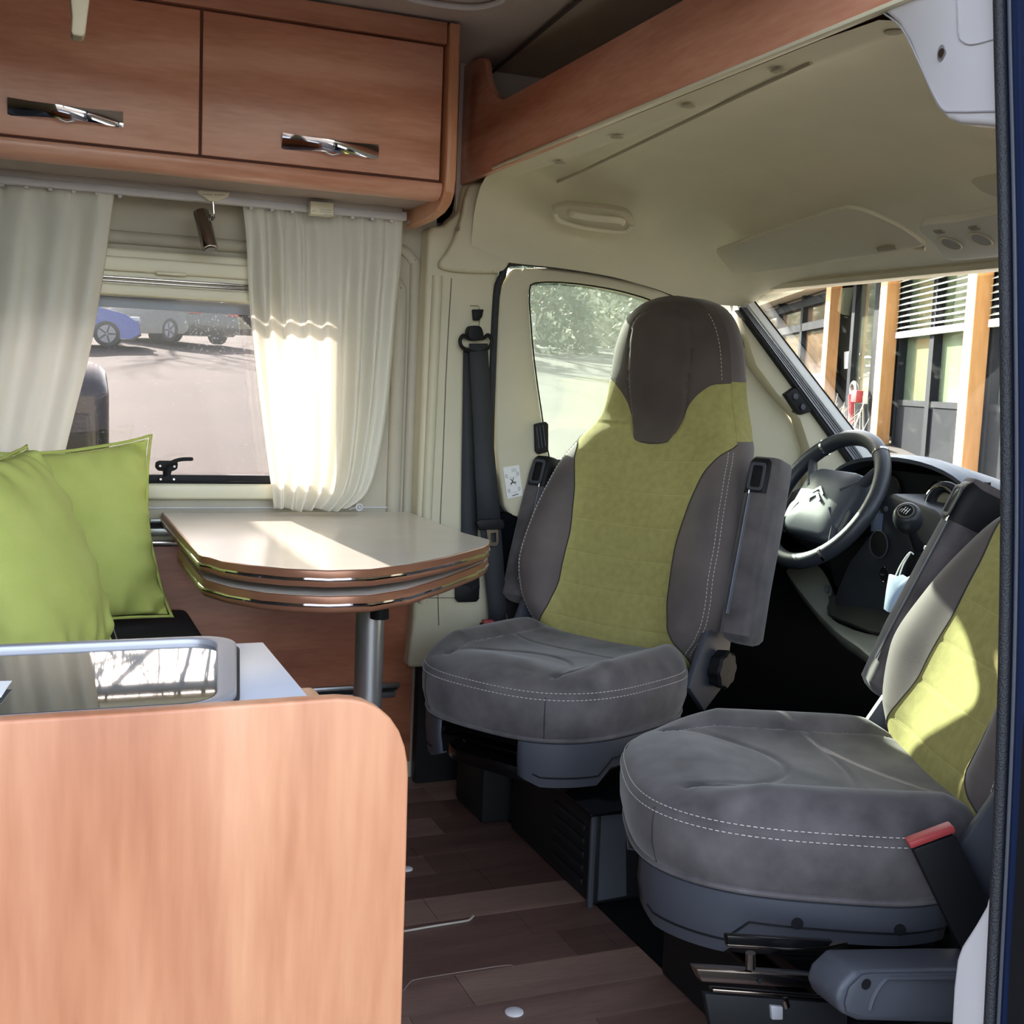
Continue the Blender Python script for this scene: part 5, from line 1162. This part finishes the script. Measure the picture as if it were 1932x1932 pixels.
zg0, zp0, zp1, zpt = .10, .10, 1.02, 3.6
GZ = BZ(1800, 898)[1]
sB = {k: sx(k) for k in (1500, 1558, 1574, 1589, 1660, 1672, 1683, 1737, 1757, 1822, 1855, 1892, 1960)}
ztop = 3.15
bbox('rear_wall', 'dpanel', -2, 33, -.2, 3.8, -.6, -.35)
for (a, b) in ((1822, 1857), (1659, 1684), (1557, 1575)):
    s0, s1 = sorted((sx(a), sx(b))); w2 = (s1-s0)
    bbox('timber_post', 'timber', s0, s0+w2*.5, GZ-.1, 3.4, .0, .20, bevel=.01)
for (a, b) in ((1684, 1822), (1857, 1990), (1590, 1659)):
    s0, s1 = sorted((sx(a), sx(b)))
    zb_ = BZ(1790, 768)[1]
    if a != 1590:
        mid = (s0+s1)/2; 
        bbox('base_panel', 'dpanel', s0, mid-.05, GZ-.3, zb_, -.12, -.06); bbox('base_panel', 'dpanel', mid+.05, s1, GZ-.3, zb_, -.12, -.06)
        for (u0, u1) in ((s0+.06, mid-.08), (mid+.08, s1-.06)): bbox('window_pane', 'bglass', u0, u1, zb_+.05, 3.0, -.16, -.14)
        f = bbox('window_frame', 'dframe', mid-.09, mid+.09, GZ-.3, 3.1, -.15, -.02); bbox('frame_rail', 'dframe', s0, s1, zb_-.02, zb_+.06, -.15, -.04); bbox('frame_jamb', 'dframe', s0, s0+.07, GZ, 3.1, -.15, -.03); bbox('frame_jamb', 'dframe', s1-.07, s1, GZ, 3.1, -.15, -.03)
        # external venetian blinds, half lowered
        for (u0, u1) in ((s0+.03, mid-.02), (mid+.02, s1-.03)):
            zbb = BZ(1790, 620)[1]; bl = bbox('blind', 'white', u0, u1, zbb-.05, zbb+.04, -.02, .04)
            k = 0; z = zbb+.10
            while z < 3.15:
                c = BQ((u0+u1)/2, z, .01); dn = (bn_*.8-Vector((0, 0, .45))).normalized(); MB().obox(c, ba, dn, ba.cross(dn), (u1-u0)/2, .035, .003).obj('slat', mat('blind slat', 'C9C9BE', .5) if 'slat' not in M else 'slat', bl, smooth=False); z += .085; k += 1
                if k > 40: break
# entrance
s0, s1 = sorted((sx(1590), sx(1659)))
bbox('entrance_glass', mat('dim entrance glass', '6C6A56', .08, coat=1, c2='4A4C42', vs=1.2), s0, s1, GZ+.3, 3.1, -.16, -.14)
bbox('door_frame', 'dframe', s0+.30*(s1-s0), s0+.42*(s1-s0), GZ-.2, 3.1, -.15, -.08); bbox('door_frame', 'dframe', s1-.2, s1, GZ-.2, 3.1, -.15, -.05); bbox('base_panel', 'dpanel', s0, s1, GZ-.3, BZ(1625, 762)[1], -.14, -.08)
def BP(px, py, o=.0): 
    d = ray(px, py); oo = BO+bn_*o; t = oo.dot(bn_)/d.dot(bn_); return CAM+d*(oo-CAM*0).dot(bn_)/d.dot(bn_) if False else CAM+d*((oo.dot(bn_)-CAM.dot(bn_))/d.dot(bn_))
pn = MB().prism([BP(x, y, -.13) for x, y in ((1593, 664), (1612, 661), (1611, 694), (1593, 696))], bn_*.004).obj('notice_sheet', 'paper', bd_, smooth=False)
g = MB()
for k, y in enumerate((668, 673, 678, 682, 686)): g.prism([BP(x, yy2, -.124) for x, yy2 in ((1598+2*(k == 0), y), (1607-2*(k == 0), y-.6), (1607-2*(k == 0), y+.4), (1598+2*(k == 0), y+1))], bn_*.001)
g.obj('notice_print', 'inkg', pn, smooth=False)
for (x0, x1, y, h) in ((1631, 1648, 675.5, 4.2), (1650, 1659, 674.5, 4.2), (1634, 1653, 691.5, 5), (1654, 1659, 690.5, 4.5), (1636, 1659, 704.5, 3.4)):
    g = MB(); x = x0
    rnd = random.Random(int(y*3))
    while x < x1-1:
        w0 = rnd.uniform(1.2, 2.2); hh = h*rnd.choice((.62, .62, .62, 1)); g.prism([BP(a, b, -.13) for a, b in ((x, y), (x+w0, y-.1), (x+w0, y-hh), (x, y-hh))], bn_*.002); x += w0+.45
    g.obj('door_lettering', 'white', bd_, smooth=False)
for q in ((1622, 668), (1622, 713), (1627, 756)): MB().disc(BP(*q, -.12), bn_, .02, .004, 12).obj('door_fitting', 'steel', bd_)
# left bay with framed glazing
s1_ = sx(1557); s2_ = s1_+12
bbox('glazing', 'eglass', s1_, s2_, GZ-.2, 3.1, -.16, -.14)
for q in (.0, 2.6, 5.2, 7.8, 10.4): bbox('glazing_post', 'dframe', s1_+q+.02, s1_+q+.22, GZ-.2, 3.1, -.14, -.04)
for zz in (BZ(1520, 617)[1], BZ(1520, 572)[1]): bbox('glazing_rail', 'dframe', s1_, s2_, zz-.06, zz+.10, -.14, -.04)
# eaves
bbox('fascia', mat('white fascia', 'E8E4D8', .6), -2, 42, 2.78, 2.98, -.1, .3) if False else None
zf = BZ(1500, 560)[1]
bbox('soffit_beam', mat('cream fascia board', 'E6D9B8', .6), sx(1659), 33, zf-.02, zf+.28, -.1, .25)
bbox('eaves', mat('pale blue grey eaves', 'AEB8BE', .6), sx(1659), 33, zf+.28, zf+.60, -.1, .9)
bbox('roof_edge', mat('white roof edge', 'ECEAE2', .6), -2, sx(1659), 3.05, 3.3, -.3, .5)
bbox('roof', 'dpanel', -2, 33, 3.6, 3.8, -6, .5)
# bed in front of the building
br = struct(MB().prism([BQ(-2, GZ-.08, 3.4), BQ(40, GZ-.08, 3.4), BQ(40, GZ-.08, 0), BQ(-2, GZ-.08, 0)], (0, 0, .06)).obj('gravel_bed', mat('pale gravel', 'CFC6B4', .95, c2='9C9080', vs=30, bump=.8, bs=80), smooth=False), 'pale gravel bed along the building', 'gravel')
mb = MB(); rnd = random.Random(5)
for i in range(900):
    s = rnd.uniform(6, 26); o = rnd.uniform(.2, 3.2); c = BQ(s, GZ-.01+rnd.uniform(0, .04), o); r = rnd.uniform(.03, .10)
    mb.grid([[c+Vector((r*math.sin(PI*k/4)*math.cos(2*PI*j/6)*rnd.uniform(.8, 1.2), r*math.sin(PI*k/4)*math.sin(2*PI*j/6), r*.7*math.cos(PI*k/4))) for j in range(6)] for k in range(5)], True)
o = mb.obj('gravel_stones', mat('pale pebbles', 'D6CEC0', .9, c2='A8A096', vs=12), smooth=False); o['kind'] = 'stuff'; o['label'] = 'pale pebbles in the gravel bed'; o['category'] = 'stones'
def tuft(lab, px, py, h, n, seed, out=1.0, spread=.5):
    c0, _ = BZ(px, 800); rnd = random.Random(seed); mb = MB(); c = BQ(c0, GZ, out)
    for i in range(n):
        a = rnd.uniform(0, 2*PI); r = rnd.uniform(.1, 1)*spread; b0 = c+ba*rnd.gauss(0, spread*.35)+bn_*rnd.gauss(0, .15); tip = b0+Vector((r*math.cos(a), r*math.sin(a), h*rnd.uniform(.6, 1.1)))
        mid = b0.lerp(tip, .5)+Vector((0, 0, .1*h)); mb.tube([b0, mid, tip], [.008, .006, .003], 3, cap=False)
    return tag(mb.obj('dry_shrub', mat('dry straw %d' % seed, 'B8AC98', .9)), lab, 'shrub')
tuft('dry pale shrub in front of the entrance, left of the first pale post', 1625, 800, .75, 420, 1, .9, .8)
tuft('thin dry stalks in the gravel before the dark panels', 1775, 850, .9, 14, 2, 1.2, .25)
sw_ = tag(MB().obox(BQ(BZ(1672, 800)[0], GZ+.15, .55), ba, bn_, (0, 0, 1), .9, .2, .22).obj('stone_block', mat('rough stone', 'A99F8E', .9, c2='7E7668', vs=8, bump=.8, bs=30), bevel=.03), 'low rough stone block beside the dry shrub', 'stone')
# red stand pump by the entrance
hp = thing('red_hand_pump', 'red cast pump stand with a bent pipe in front of the entrance glass', 'pump')
pp = [BP(1606, 800, .1), BP(1606, 745, .1), BP(1607, 730, .1), BP(1611, 722, .1), BP(1615, 728, .1), BP(1616, 742, .1)]
MB().tube(smooth_path(pp[1:], 4), .035, 8).obj('bent_pipe', 'steel', hp); MB().tube([pp[0], pp[1]], .05, 8).obj('column', 'red', hp)
MB().obox(BP(1617, 748, .1), ba, bn_, (0, 0, 1), .16, .06, .10).obj('pump_head', 'red', hp, bevel=.02)
